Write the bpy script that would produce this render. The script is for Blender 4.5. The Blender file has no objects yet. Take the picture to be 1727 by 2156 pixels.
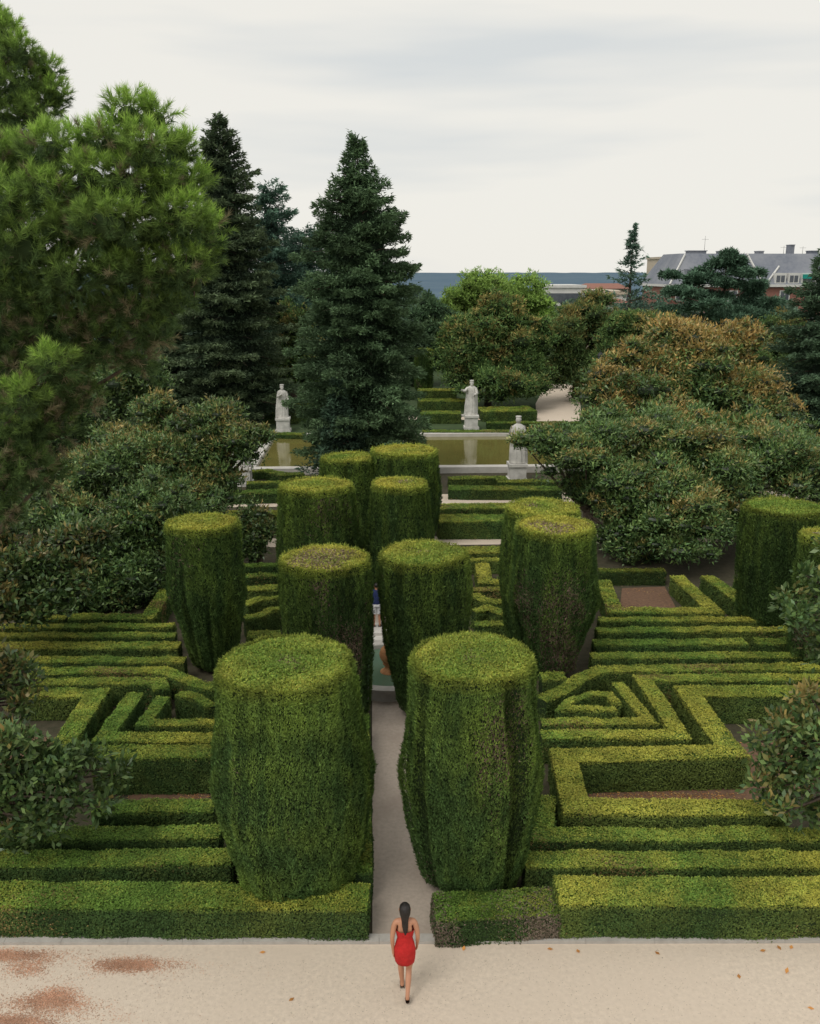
import bpy, math, random
import numpy as np
from mathutils import Vector
R=math.radians
rng=np.random.RandomState(7)
COL=bpy.context.scene.collection
# ------------------------------------------------------------------ camera geometry (photo measured on a 1727 x 2156 copy)
FP=1900.0; PITCH=R(14.91); YAW=R(2.36); HC=10.4
cp,sp,cy,sy=math.cos(PITCH),math.sin(PITCH),math.cos(YAW),math.sin(YAW)
FWD=np.array([sy*cp,cy*cp,-sp]); RT=np.array([cy,-sy,0.]); UP=np.cross(RT,FWD)
def ray(px,py): return FWD+RT*(px-863.5)/FP+UP*(1078-py)/FP
def G(px,py,z=0.):
    r=ray(px,py); t=(z-HC)/r[2]; return np.array([r[0]*t,r[1]*t,z])
def W(px,py,Y):
    r=ray(px,py); t=Y/r[1]; return np.array([r[0]*t,Y,HC+r[2]*t])
def mpp(p): return float(np.dot(np.asarray(p)-np.array([0,0,HC]),FWD))/FP
cd=bpy.data.cameras.new('camera'); cam=bpy.data.objects.new('camera',cd); COL.objects.link(cam)
cam.location=(0,0,HC); cam.rotation_euler=(R(90)-PITCH,0,-YAW)
cd.sensor_fit='VERTICAL'; cd.sensor_height=24; cd.lens=24*FP/2156; cd.clip_end=20000; cd.clip_start=.1
bpy.context.scene.camera=cam
sc=bpy.context.scene
sc.view_settings.view_transform='Standard'; sc.view_settings.look='None'; sc.view_settings.exposure=0
# ------------------------------------------------------------------ materials
def newmat(name):
    m=bpy.data.materials.new(name); m.use_nodes=True; nt=m.node_tree; nt.nodes.clear()
    out=nt.nodes.new('ShaderNodeOutputMaterial'); return m,nt,out
def mat(name,c1,c2=None,scale=5,detail=6,rough=.8,bump=0.,bscale=60,spec=.3,c3=None,s3=.5):
    m,nt,out=newmat(name); N=nt.nodes.new; L=nt.links.new
    p=N('ShaderNodeBsdfPrincipled'); L(p.outputs[0],out.inputs[0])
    p.inputs['Roughness'].default_value=rough; p.inputs['Specular IOR Level'].default_value=spec
    tc=N('ShaderNodeTexCoord')
    if c2 is None: c2=tuple(x*.8 for x in c1)
    n=N('ShaderNodeTexNoise'); n.inputs['Scale'].default_value=scale; n.inputs['Detail'].default_value=detail; n.inputs['Roughness'].default_value=.65
    L(tc.outputs['Object'],n.inputs['Vector'])
    r=N('ShaderNodeValToRGB'); r.color_ramp.elements[0].position=.33; r.color_ramp.elements[1].position=.67
    r.color_ramp.elements[0].color=(*c1,1); r.color_ramp.elements[1].color=(*c2,1)
    L(n.outputs[0],r.inputs[0]); col=r.outputs[0]
    if c3:
        n3=N('ShaderNodeTexNoise'); n3.inputs['Scale'].default_value=s3; n3.inputs['Detail'].default_value=4
        L(tc.outputs['Object'],n3.inputs['Vector'])
        r3=N('ShaderNodeValToRGB'); r3.color_ramp.elements[0].position=.45; r3.color_ramp.elements[1].position=.7
        L(n3.outputs[0],r3.inputs[0])
        mx=N('ShaderNodeMix'); mx.data_type='RGBA'; L(r3.outputs[0],mx.inputs[0]); L(col,mx.inputs[6]); mx.inputs[7].default_value=(*c3,1); col=mx.outputs[2]
    L(col,p.inputs['Base Color'])
    if bump:
        b=N('ShaderNodeTexNoise'); b.inputs['Scale'].default_value=bscale; b.inputs['Detail'].default_value=5; L(tc.outputs['Object'],b.inputs['Vector'])
        bp=N('ShaderNodeBump'); bp.inputs['Strength'].default_value=bump; bp.inputs['Distance'].default_value=.03
        L(b.outputs[0],bp.inputs['Height']); L(bp.outputs[0],p.inputs['Normal'])
    return m
def leafmat(name,rough,trans,spec,gain=1.):
    m,nt,out=newmat(name); N=nt.nodes.new; L=nt.links.new
    a=N('ShaderNodeAttribute'); a.attribute_name='col'
    tc=N('ShaderNodeTexCoord'); n=N('ShaderNodeTexNoise'); n.inputs['Scale'].default_value=2.3; n.inputs['Detail'].default_value=3
    L(tc.outputs['Object'],n.inputs['Vector'])
    mr=N('ShaderNodeMapRange'); mr.inputs[1].default_value=.3; mr.inputs[2].default_value=.7; mr.inputs[3].default_value=.78*gain; mr.inputs[4].default_value=1.22*gain
    L(n.outputs[0],mr.inputs[0])
    vm=N('ShaderNodeVectorMath'); vm.operation='SCALE'; L(a.outputs['Color'],vm.inputs[0]); L(mr.outputs[0],vm.inputs['Scale'])
    p=N('ShaderNodeBsdfPrincipled'); p.inputs['Roughness'].default_value=rough; p.inputs['Specular IOR Level'].default_value=spec
    L(vm.outputs[0],p.inputs['Base Color'])
    t=N('ShaderNodeBsdfTranslucent'); L(vm.outputs[0],t.inputs['Color'])
    mx=N('ShaderNodeMixShader'); mx.inputs[0].default_value=trans
    L(p.outputs[0],mx.inputs[1]); L(t.outputs[0],mx.inputs[2]); L(mx.outputs[0],out.inputs[0])
    return m
M={}
M['leaf']=leafmat('small_leaf_foliage',.7,.25,.18,1.5)
M['gloss']=leafmat('glossy_leaf_foliage',.40,.2,.4,1.65)
M['needle']=leafmat('needle_foliage',.6,.32,.15,1.6)
M['gravel']=mat('pale_gravel',(.73,.62,.505),(.60,.505,.41),14,10,.95,.5,140,c3=(.66,.555,.45),s3=.45)
M['path']=mat('path_gravel',(.54,.455,.385),(.43,.36,.30),12,10,.95,.5,120,c3=(.39,.315,.26),s3=.8)
M['soil']=mat('dark_soil',(.085,.07,.045),(.045,.045,.025),4,8,1,.6,30)
M['litter']=mat('red_leaf_soil',(.21,.12,.075),(.12,.075,.05),9,8,1,.6,30)
M['grass']=mat('dark_ground_cover',(.06,.095,.035),(.04,.065,.028),1.2,8,1)
M['kerb']=mat('grey_kerb_stone',(.47,.445,.41),(.37,.345,.315),5,8,.85,.3,50)
M['stone']=mat('white_carved_stone',(.72,.70,.66),(.55,.535,.50),3,8,.8,.3,25,c3=(.45,.44,.41),s3=1.5)
M['rim']=mat('pale_rim_stone',(.62,.595,.555),(.48,.46,.42),1.5,8,.8,.2,25)
M['terracotta']=mat('weathered_terracotta',(.50,.25,.11),(.34,.15,.06),6,6,.7,.2,40)
M['bark']=mat('rough_bark',(.13,.10,.075),(.07,.052,.04),9,8,.95,.8,30)
M['skin']=mat('warm_skin',(.50,.25,.155),(.46,.22,.13),3,3,.5,0,spec=.4)
M['red']=mat('red_cloth',(.56,.022,.022),(.40,.014,.014),14,6,.75,.4,60)
M['hair']=mat('black_hair',(.009,.007,.007),(.02,.016,.014),22,4,.45,.3,60,spec=.4)
M['blue']=mat('navy_cloth',(.025,.04,.13),(.015,.025,.08),9,4,.85)
M['whitecloth']=mat('white_cloth',(.72,.72,.74),(.6,.6,.62),9,4,.85)
M['shoe']=mat('brown_leather',(.06,.03,.02),None,9,3,.5)
M['eye']=mat('eye_white',(.6,.58,.55),None,3,2,.3)
M['lip']=mat('lip_pink',(.4,.1,.09),None,3,2,.5)
M['iron']=mat('black_iron',(.02,.022,.025),None,9,3,.5)
M['slate']=mat('blue_grey_slate',(.15,.165,.205),(.20,.215,.25),2,8,.7,c3=(.25,.26,.29),s3=.25)
M['brick']=mat('red_brick',(.32,.15,.115),(.25,.12,.095),3,8,.9)
M['white']=mat('white_render',(.70,.69,.66),(.60,.59,.57),1,5,.8)
M['beige']=mat('beige_render',(.56,.48,.38),(.49,.42,.33),1,5,.8)
M['glass']=mat('dark_window_glass',(.07,.08,.10),(.11,.12,.14),1,2,.15,spec=.6)
M['teal']=mat('teal_awning',(.02,.33,.27),None,3,3,.8)
M['redroof']=mat('red_tile',(.30,.14,.105),(.25,.12,.09),3,5,.9)
M['hill']=mat('haze_tinted_wooded_hill',(.05,.10,.155),(.085,.14,.185),.012,8,1)  # bluish distance haze put into the base colour of hills and plain
def water(name,c,rough,sc_):
    m,nt,out=newmat(name); N=nt.nodes.new; L=nt.links.new
    p=N('ShaderNodeBsdfPrincipled'); p.inputs['Roughness'].default_value=rough; p.inputs['IOR'].default_value=1.33; p.inputs['Specular IOR Level'].default_value=.75
    tc=N('ShaderNodeTexCoord'); n=N('ShaderNodeTexNoise'); n.inputs['Scale'].default_value=.6; n.inputs['Detail'].default_value=5
    L(tc.outputs['Object'],n.inputs['Vector']); r=N('ShaderNodeValToRGB')
    r.color_ramp.elements[0].color=(*c,1); r.color_ramp.elements[1].color=(*[x*1.5 for x in c],1); L(n.outputs[0],r.inputs[0]); L(r.outputs[0],p.inputs['Base Color'])
    b=N('ShaderNodeTexNoise'); b.inputs['Scale'].default_value=sc_; b.inputs['Detail'].default_value=3; L(tc.outputs['Object'],b.inputs['Vector'])
    bp=N('ShaderNodeBump'); bp.inputs['Strength'].default_value=.12; bp.inputs['Distance'].default_value=.02
    L(b.outputs[0],bp.inputs['Height']); L(bp.outputs[0],p.inputs['Normal']); L(p.outputs[0],out.inputs[0]); return m
M['pond']=water('olive_pond_water',(.135,.12,.035),.06,5)
M['basin']=water('green_basin_water',(.085,.135,.09),.08,9)
# ------------------------------------------------------------------ mesh helpers
def tag(o,label=None,cat=None,group=None,kind=None):
    if label: o['label']=label
    if cat: o['category']=cat
    if group: o['group']=group
    if kind: o['kind']=kind
    return o
def mk(name,pieces,mats,parent=None,smooth=False,origin=None):
    Vs=[];LI=[];LS=[];MI=[];CC=[];vo=0;lo=0;hascol=any(len(p)>2 and p[2] is not None for p in pieces)
    for p in pieces:
        V=np.asarray(p[0],dtype=np.float64).reshape(-1,3); F=np.asarray(p[1],dtype=np.int64)
        C=p[2] if len(p)>2 else None; mi=p[3] if len(p)>3 else 0
        k=F.shape[1]; m=F.shape[0]
        Vs.append(V); LI.append((F+vo).ravel()); LS.append(lo+np.arange(m)*k); MI.append(np.full(m,mi)); vo+=len(V); lo+=m*k
        if hascol:
            if C is None: C=(.03,.03,.03)
            C=np.asarray(C,dtype=np.float64)
            if C.ndim==1: C=np.tile(C,(m,1))
            CC.append(C)
    V=np.concatenate(Vs); LI=np.concatenate(LI); LS=np.concatenate(LS); MI=np.concatenate(MI)
    if parent is not None: org=np.array(parent.location)
    elif origin is not None: org=np.array(origin,dtype=float)
    else:
        mn=V.min(0); mx=V.max(0); org=np.array([(mn[0]+mx[0])/2,(mn[1]+mx[1])/2,mn[2]])
    if parent is not None and parent.parent is not None: org=org+np.array(parent.parent.location)
    me=bpy.data.meshes.new(name)
    me.vertices.add(len(V)); me.vertices.foreach_set('co',(V-org).astype(np.float32).ravel())
    me.loops.add(len(LI)); me.loops.foreach_set('vertex_index',LI.astype(np.int32))
    me.polygons.add(len(LS)); me.polygons.foreach_set('loop_start',LS.astype(np.int32))
    me.polygons.foreach_set('material_index',MI.astype(np.int32))
    me.polygons.foreach_set('use_smooth',np.full(len(LS),smooth,dtype=bool))
    me.update(calc_edges=True)
    if hascol:
        C=np.concatenate(CC); at=me.attributes.new('col','FLOAT_COLOR','FACE')
        at.data.foreach_set('color',np.column_stack([np.clip(C,0,1),np.ones(len(C))]).astype(np.float32).ravel())
    for m in (mats if isinstance(mats,(list,tuple)) else [mats]): me.materials.append(m)
    o=bpy.data.objects.new(name,me); COL.objects.link(o)
    if parent is not None: o.parent=parent
    else: o.location=org
    return o
def thing(name,label,cat,loc,group=None):
    o=bpy.data.objects.new(name,None); COL.objects.link(o); o.location=tuple(float(x) for x in loc); o.empty_display_size=.2
    return tag(o,label,cat,group)
def norm(a): return a/np.maximum(np.linalg.norm(a,axis=-1,keepdims=True),1e-9)
def nz(P,s,seed):
    r=np.random.RandomState(seed); out=0
    for i in range(6):
        k=norm(r.normal(size=3))*s*(1+.45*i); out=out+np.sin(P@k+r.uniform(0,6.28))/(1+.3*i)
    return out/2.2
def leaves(P,A,N,L,Wd,quad=False):
    n=len(P); A=norm(A); S=norm(np.cross(A,N)+1e-6)
    L=np.reshape(L,(-1,1)) if np.ndim(L) else L; Wd=np.reshape(Wd,(-1,1)) if np.ndim(Wd) else Wd
    if quad:
        V=np.stack([P,P+A*L*.5+S*Wd*.5,P+A*L,P+A*L*.5-S*Wd*.5],1); F=np.arange(4*n).reshape(n,4)
    else:
        V=np.stack([P-S*Wd*.5,P+S*Wd*.5,P+A*L],1); F=np.arange(3*n).reshape(n,3)
    return V.reshape(-1,3),F
def box(x0,x1,y0,y1,z0,z1):
    V=np.array([(x,y,z) for z in (z0,z1) for x,y in ((x0,y0),(x1,y0),(x1,y1),(x0,y1))],float)
    F=np.array([(3,2,1,0),(4,5,6,7),(0,1,5,4),(1,2,6,5),(2,3,7,6),(3,0,4,7)]); return V,F
def loft(rings,n=24,fold=0.,k=9,seed=0,caps=True):
    r=np.random.RandomState(seed); ph=r.uniform(0,6.28,4); a=np.arange(n)*2*math.pi/n; V=[]
    for i,(cx,cy_,cz,rx,ry) in enumerate(rings):
        f=1+fold*(np.sin(k*a+ph[0]+i*.15)+.5*np.sin((k*2-3)*a+ph[1]-i*.1))
        V.append(np.column_stack([cx+rx*f*np.cos(a),cy_+ry*f*np.sin(a),np.full(n,cz)]))
    m=len(rings); V=np.concatenate(V); F=[]
    i,j=np.meshgrid(np.arange(m-1),np.arange(n),indexing='ij'); i=i.ravel(); j=j.ravel(); j2=(j+1)%n
    F=np.column_stack([i*n+j,i*n+j2,(i+1)*n+j2,(i+1)*n+j])
    out=[(V,F)]
    if caps:
        for ri in (0,m-1):
            c=np.array([rings[ri][:3]]); ring=V[ri*n:(ri+1)*n]; VV=np.concatenate([ring,c]); jj=np.arange(n)
            FF=np.column_stack([jj,(jj+1)%n,np.full(n,n)]); 
            if ri==0: FF=FF[:,::-1]
            out.append((VV,FF))
    return out
def lathe(c,prof,n=32): return loft([(c[0],c[1],c[2]+z,r,r) for r,z in prof],n)
def tube(pts,rad,n=7):
    pts=np.asarray(pts,float); m=len(pts); V=[]
    for i in range(m):
        d=norm(pts[min(i+1,m-1)]-pts[max(i-1,0)]); u=np.cross(d,[.31,.95,.1]); u=u/np.linalg.norm(u); v=np.cross(d,u)
        a=np.arange(n)*2*math.pi/n; V.append(pts[i]+rad[i]*(np.cos(a)[:,None]*u+np.sin(a)[:,None]*v))
    V=np.concatenate(V); i,j=np.meshgrid(np.arange(m-1),np.arange(n),indexing='ij'); i=i.ravel(); j=j.ravel(); j2=(j+1)%n
    return V,np.column_stack([i*n+j,i*n+j2,(i+1)*n+j2,(i+1)*n+j])
def ball(c,r,nu=12,nv=8):
    r=np.array(r)*np.ones(3); th=np.linspace(.02,math.pi-.02,nv)
    return loft([(c[0],c[1],c[2]-r[2]*math.cos(t),r[0]*math.sin(t),r[1]*math.sin(t)) for t in th],nu)
def gpoly(name,pts,m,z,world=False):
    P=np.array([(p[0],p[1],z) if world else G(p[0],p[1],z) for p in pts]); P[:,2]=z
    o=mk(name,[(P,np.arange(len(P))[None,:])],m); me=o.data
    if me.polygons[0].normal.z<0: me.flip_normals()
    tag(o,kind='structure'); return o
# ------------------------------------------------------------------ ground
ka,kb=G(0,1990),G(1727,1986); KM=(kb[1]-ka[1])/(kb[0]-ka[0]); K0=ka[1]-KM*ka[0]   # front line of the kerb
def kl(x,d=0.): return K0+KM*x+d
gpoly('ground',[(-9000,-200),(9000,-200),(9000,9000),(-9000,9000)],M['grass'],-.03,True)
gpoly('garden_soil',[(-34,11.6),(40,11.6),(40,47),(-34,47)],M['soil'],-.012,True)
gpoly('gravel_plaza',[(-40,-30),(40,-30),(40,kl(40)),(-40,kl(-40))],M['gravel'],0,True)
gpoly('garden_path',[(-.1,kl(-.1,.15)),(1.2,kl(1.2,.15)),(1.2,20.8),(-.1,20.8)],M['path'],0,True)
gpoly('garden_path',[(-.2,23.5),(1.0,23.5),(.9,33.9),(-.1,33.9)],M['path'],0,True)
gpoly('cross_path',[(-20,33.9),(24,33.9),(24,35.1),(-20,35.1)],M['gravel'],.004,True)
gpoly('pond_path',[(-26,40.2),(34,40.2),(34,42.3),(-26,42.3)],M['gravel'],.004,True)
gpoly('far_path',[(1130,893),(1225,893),(1222,850),(1205,812),(1180,806),(1150,808),(1128,850)],M['gravel'],.01)
gpoly('far_path',[(545,882),(660,882),(660,872),(545,872)],M['gravel'],.008)
gpoly('far_path',[(860,884),(1135,884),(1135,876),(860,876)],M['gravel'],.006)
gpoly('far_terrace',[(1500,868),(1790,868),(1790,834),(1560,834)],M['gravel'],.012)
gpoly('planting_bed',[(1305,1282),(1425,1282),(1400,1235),(1310,1238)],M['litter'],-.004)
gpoly('planting_bed',[(1240,1690),(1610,1690),(1560,1640),(1240,1640)],M['litter'],-.006)
gpoly('planting_bed',[(270,1690),(440,1690),(440,1655),(270,1655)],M['litter'],-.005)
gpoly('planting_bed',[(1560,1660),(1727,1660),(1727,1560),(1560,1560)],M['litter'],-.008)
gpoly('planting_bed',[(0,1680),(120,1680),(160,1560),(0,1540)],M['litter'],-.008)
pcs=[];x=-11.
r_=random.Random(3)
while x<12:
    l=r_.uniform(.85,1.25); d=r_.uniform(-.004,.004); V,F=box(x,x+l-.005,d,.18+d,-.02,.05+r_.uniform(-.003,.003)); V[:,1]+=K0+KM*V[:,0]; pcs.append((V,F)); x+=l
tag(mk('kerb',pcs,M['kerb'],origin=(0,12,0)),kind='structure')
def litter(name,label,areas,n,size,cols):
    P=[]
    for (px,py,rx,ry,dens) in areas:
        k=int(n*dens); a=rng.normal(size=(k,2)); 
        for q in range(k): P.append(G(px+a[q,0]*rx,min(2300,py+a[q,1]*ry),.006))
    P=np.array(P); k=len(P); keep=nz(P,3.4,5)+rng.normal(size=k)*.25>.0; P=P[keep]; k=len(P)
    A=rng.normal(size=(k,3)); A[:,2]*=.12; N=np.tile([0,0,1.],(k,1))+rng.normal(size=(k,3))*.2
    V,F=leaves(P,A,N,rng.uniform(.6,1.4,k)*size,rng.uniform(.6,1.3,k)*size*.4,True)
    C=np.array(cols)[rng.randint(0,len(cols),k)]*rng.uniform(.7,1.3,(k,1))
    tag(mk(name,[(V,F,C)],M['leaf']),label,'fallen leaves',kind='stuff')
litter('fallen_leaves','reddish dry leaf litter strewn on the pale gravel',[(105,2045,70,13,1.6),(285,2032,45,8,1.0),(105,2100,45,16,1.5),(25,2012,50,7,1.0),(20,2150,50,8,.6),(200,2100,170,45,.5)],5200,.024,[(.38,.21,.14),(.33,.19,.125),(.40,.25,.17)])
litter('fallen_leaves','scattered orange and brown dry leaves on soil below the hedges',[(1420,1675,120,6,1),(350,1675,60,6,.6),(1360,1262,40,12,.8),(1660,1620,40,30,.7)],700,.05,[(.4,.2,.06),(.25,.12,.06),(.35,.25,.1)])
P=np.array([G(px,py,.01) for px,py in [(1645,2000),(1665,1998),(1165,1998),(1215,1998),(1655,2050),(1555,2050),(1600,2002),(975,2002),(1390,2010),(1700,2120),(560,2004),(620,2100)]])
V,F=leaves(P,rng.normal(size=(12,3))*[1,1,.2],np.tile([0,0,1.],(12,1)),.1,.06,True)
tag(mk('fallen_leaves',[(V,F,np.array([(.42,.2,.06)]*12)*rng.uniform(.6,1.2,(12,1)))],M['leaf']),'single orange leaves dotted over the gravel on the right','fallen leaves',kind='stuff')
k=6000; X=rng.uniform(-6,7,k); Y=rng.uniform(9.8,11.9,k); P=np.column_stack([X,Y,np.full(k,.003)])
V,F=leaves(P,rng.normal(size=(k,3))*[1,1,.3],np.tile([0,0,1.],(k,1)),rng.uniform(.01,.025,k),rng.uniform(.01,.018,k),True)
tag(mk('pebbles',[(V,F,np.array([.40,.34,.28])*rng.uniform(.6,1.25,(k,1)))],M['leaf']),'fine loose pebbles and grit over the pale gravel','pebbles',kind='stuff')
# ------------------------------------------------------------------ box hedges
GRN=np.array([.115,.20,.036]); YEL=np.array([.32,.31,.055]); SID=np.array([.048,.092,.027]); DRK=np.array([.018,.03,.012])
hs=[0]
def hedge(label,pts,w=.42,h=.6,yl=.4,dark=1.,name='box_hedge',twig=0.,closed=False):
    hs[0]+=1; seed=hs[0]
    c=np.array([G(px,py,h)[:2] for px,py in pts]); m=len(c)
    if 14.2<c[:,1].mean()<30: w*=.88
    q=[c[0]]
    for i in range(m-1):
        l=np.linalg.norm(c[i+1]-c[i]); k=max(1,int(l/1.0))
        for j in range(1,k+1): q.append(c[i]+(c[i+1]-c[i])*j/k)
    c=np.array(q); m=len(c)
    if m>3: c[1:-1]+=np.random.RandomState(seed).normal(size=(m-2,2))*.016
    d=norm(c[1:]-c[:-1]); Lf=[];Rf=[]
    for i in range(m):
        a=d[max(0,i-1)]; b=d[min(i,m-2)]; na=np.array([-a[1],a[0]]); nb=np.array([-b[1],b[0]]); n_=na+nb; n_/=max(np.linalg.norm(n_),.3)
        s=1/max(.5,float(n_@na)); Lf.append(c[i]+n_*s*w/2); Rf.append(c[i]-n_*s*w/2)
    Lf=np.array(Lf);Rf=np.array(Rf)
    def z3(a,z): return np.array([a[0],a[1],z])
    quads=[];kinds=[]
    for i in range(m-1):
        quads.append((z3(Lf[i],h),z3(Rf[i],h),z3(Rf[i+1],h),z3(Lf[i+1],h))); kinds.append(0)
        quads.append((z3(Rf[i],0),z3(Rf[i],h),z3(Rf[i+1],h),z3(Rf[i+1],0))); kinds.append(1)
        quads.append((z3(Lf[i+1],0),z3(Lf[i+1],h),z3(Lf[i],h),z3(Lf[i],0))); kinds.append(1)
    quads.append((z3(Lf[0],0),z3(Lf[0],h),z3(Rf[0],h),z3(Rf[0],0))); kinds.append(1)
    quads.append((z3(Rf[-1],0),z3(Rf[-1],h),z3(Lf[-1],h),z3(Lf[-1],0))); kinds.append(1)
    Q=np.array(quads); kinds=np.array(kinds)
    nn=np.cross(Q[:,1]-Q[:,0],Q[:,3]-Q[:,0]); ar=np.linalg.norm(nn,axis=1); nn=norm(nn)
    mid=np.array([z3(c[min(i//3,m-2)]*.5+c[min(i//3+1,m-1)]*.5,h/2) for i in range(len(Q))])
    mid[-2]=z3((c[0]+c[1])/2,h/2); mid[-1]=z3((c[-1]+c[-2])/2,h/2)
    flip=np.einsum('ij,ij->i',Q.mean(1)-mid,nn)<0; nn[flip]*=-1
    D=float(c[:,1].mean()); ll=.021+.0012*D; lw=ll*.66
    cnt=ar.sum()*1.8/(ll*lw/2); cnt=int(min(cnt,95000))
    idx=rng.choice(len(Q),cnt,p=ar/ar.sum()); u=rng.rand(cnt,1); v=rng.rand(cnt,1); q=Q[idx]
    P=(q[:,0]*(1-u)+q[:,1]*u)*(1-v)+(q[:,3]*(1-u)+q[:,2]*u)*v; N=nn[idx]; top=kinds[idx]==0
    hz=P[:,2]/h; P=P+N*(.022*nz(P,4.,seed)+.013*nz(P,13.,seed+50)+rng.normal(size=cnt)*.011)[:,None]
    sh=(~top)&(hz>.92); P[sh]-=N[sh]*(.025*((hz[sh]-.92)/.08)**2)[:,None]
    A=rng.normal(size=(cnt,3)); A=A-N*np.einsum('ij,ij->i',A,N)[:,None]*.85+N*.25
    NN=N+rng.normal(size=(cnt,3))*.45+np.array([0,0,.25])
    V,F=leaves(P-norm(A)*ll*.4,A,NN,ll*rng.uniform(.7,1.3,cnt),lw*rng.uniform(.7,1.2,cnt))
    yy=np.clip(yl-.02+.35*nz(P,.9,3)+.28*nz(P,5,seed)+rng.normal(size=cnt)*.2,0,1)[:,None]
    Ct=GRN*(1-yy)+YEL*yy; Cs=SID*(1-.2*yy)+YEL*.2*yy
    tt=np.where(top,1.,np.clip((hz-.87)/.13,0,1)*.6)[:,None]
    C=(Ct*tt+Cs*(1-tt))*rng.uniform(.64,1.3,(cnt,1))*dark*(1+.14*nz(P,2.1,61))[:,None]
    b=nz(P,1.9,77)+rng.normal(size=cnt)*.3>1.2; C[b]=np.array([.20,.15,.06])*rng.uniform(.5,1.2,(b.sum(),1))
    if twig>0:
        b=(nz(P,2.5,seed+9)+rng.normal(size=cnt)*.4>1.1-twig*1.6)&((~top)|(rng.rand(cnt)<.4)); C[b]=np.array([.15,.12,.09])*rng.uniform(.5,1.2,(b.sum(),1))
    i_=.03
    Li=c+(Lf-c)*(1-i_*2/w); Ri=c+(Rf-c)*(1-i_*2/w); CV=[];CF=[]
    for i in range(m):
        CV+= [z3(Li[i],-.02),z3(Li[i],h-i_),z3(Ri[i],h-i_),z3(Ri[i],-.02)]
    for i in range(m-1):
        a=4*i; b=a+4; CF+=[(a,a+1,b+1,b),(a+1,a+2,b+2,b+1),(a+2,a+3,b+3,b+2)]
    CF+=[(0,3,2,1),(4*m-4,4*m-3,4*m-2,4*m-1)]
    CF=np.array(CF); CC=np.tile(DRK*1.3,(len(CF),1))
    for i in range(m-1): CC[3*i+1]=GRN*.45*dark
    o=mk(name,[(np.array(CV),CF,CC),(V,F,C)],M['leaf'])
    tag(o,label,'hedge','clipped box hedges of the maze'); return o
H=hedge
# right half, front to back
H('long clipped box hedge along the kerb right of the path, frontmost there',[(1172,1874),(1830,1874)],.72,.66,.62)
H('low dark ragged hedge end beside the path, under the right front cypress',[(914,1908),(1172,1896)],.68,.5,.08,.8,twig=.6)
H('second straight hedge row from the kerb on the right side',[(1105,1808),(1830,1808)],.46,.6,.5)
H('third hedge row on the right, turning up beside the front cypress',[(1148,1675),(1142,1756),(1830,1753)],.46,.6,.45)
H('broad golden zigzag hedge on the right with a tall shaded face',[(1650,1698),(1213,1698),(1188,1590),(1545,1580),(1447,1455),(1830,1452)],.60,.74,.85)
H('stepped hedge just inside the golden zigzag hedge',[(1140,1545),(1435,1546),(1352,1428),(1830,1424)],.46,.62,.6)
H('inner hedge bar leading to the small triangular loop on the right',[(1140,1518),(1370,1518),(1300,1436)],.34,.6,.5)
H('small teardrop shaped hedge loop on the right of the maze',[(1298,1492),(1185,1492),(1203,1474),(1245,1462),(1280,1462),(1298,1482)],.24,.6,.5)
H('curving hedge that sweeps into a long row on the right behind the teardrop loop',[(1140,1470),(1190,1450),(1225,1425),(1270,1408),(1830,1402)],.44,.6,.6)
H('hedge row on the right, directly behind the sweeping curved hedge',[(1245,1380),(1830,1377)],.42,.6,.45)
H('darker hedge row on the right level with the base of the middle right cypress',[(1250,1352),(1570,1350)],.46,.62,.3)
H('short dark hedge stub at the right edge near the overhanging branches',[(1590,1350),(1800,1348)],.46,.62,.2,.8)
H('narrow hedge row on the right, second in front of the bare leaf strewn bed',[(1256,1326),(1660,1324)],.42,.6,.55)
H('narrow hedge row on the right, closest in front of the bare leaf strewn bed',[(1262,1304),(1620,1303)],.38,.6,.6)
H('bright U shaped hedge around the bare bed with red leaves',[(1270,1222),(1296,1284),(1505,1284),(1425,1212)],.52,.6,.65)
H('diagonal hedge right of the U shaped hedge',[(1490,1212),(1590,1284)],.52,.6,.4)
H('short diagonal hedge near the dark cypress on the right edge',[(1560,1218),(1625,1262)],.55,.6,.35)
H('dark shaded hedge at the back of the bare bed under the magnolia',[(1262,1200),(1400,1200)],.4,.5,.1,.6)
H('small hedge block between the front and middle cypresses on the right',[(1140,1424),(1190,1422)],.5,.6,.3)
H('hedge piece right of the centre cypress, front row of the little knot garden',[(1000,1312),(1085,1312)],.4,.6,.45)
H('curved hedge piece in the little knot garden right of the centre',[(998,1285),(1030,1278),(1060,1290),(1085,1296)],.36,.6,.45)
H('S shaped hedge piece in the little knot garden right of the centre',[(996,1250),(1020,1262),(1045,1266),(1085,1262)],.4,.6,.4)
H('straight hedge piece behind the S shaped one in the right knot garden',[(996,1240),(1085,1238)],.35,.6,.4)
H('yellow green L shaped hedge seen between the centre and right cypresses',[(1015,1186),(1022,1222),(1080,1224)],.55,.6,.8)
H('bright hedge strip closing the right knot garden at its back',[(975,1158),(1070,1156)],.8,.6,.7)
H('thin hedge strip between the two back rows of the right knot garden',[(990,1178),(1070,1177)],.3,.5,.5)
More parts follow.
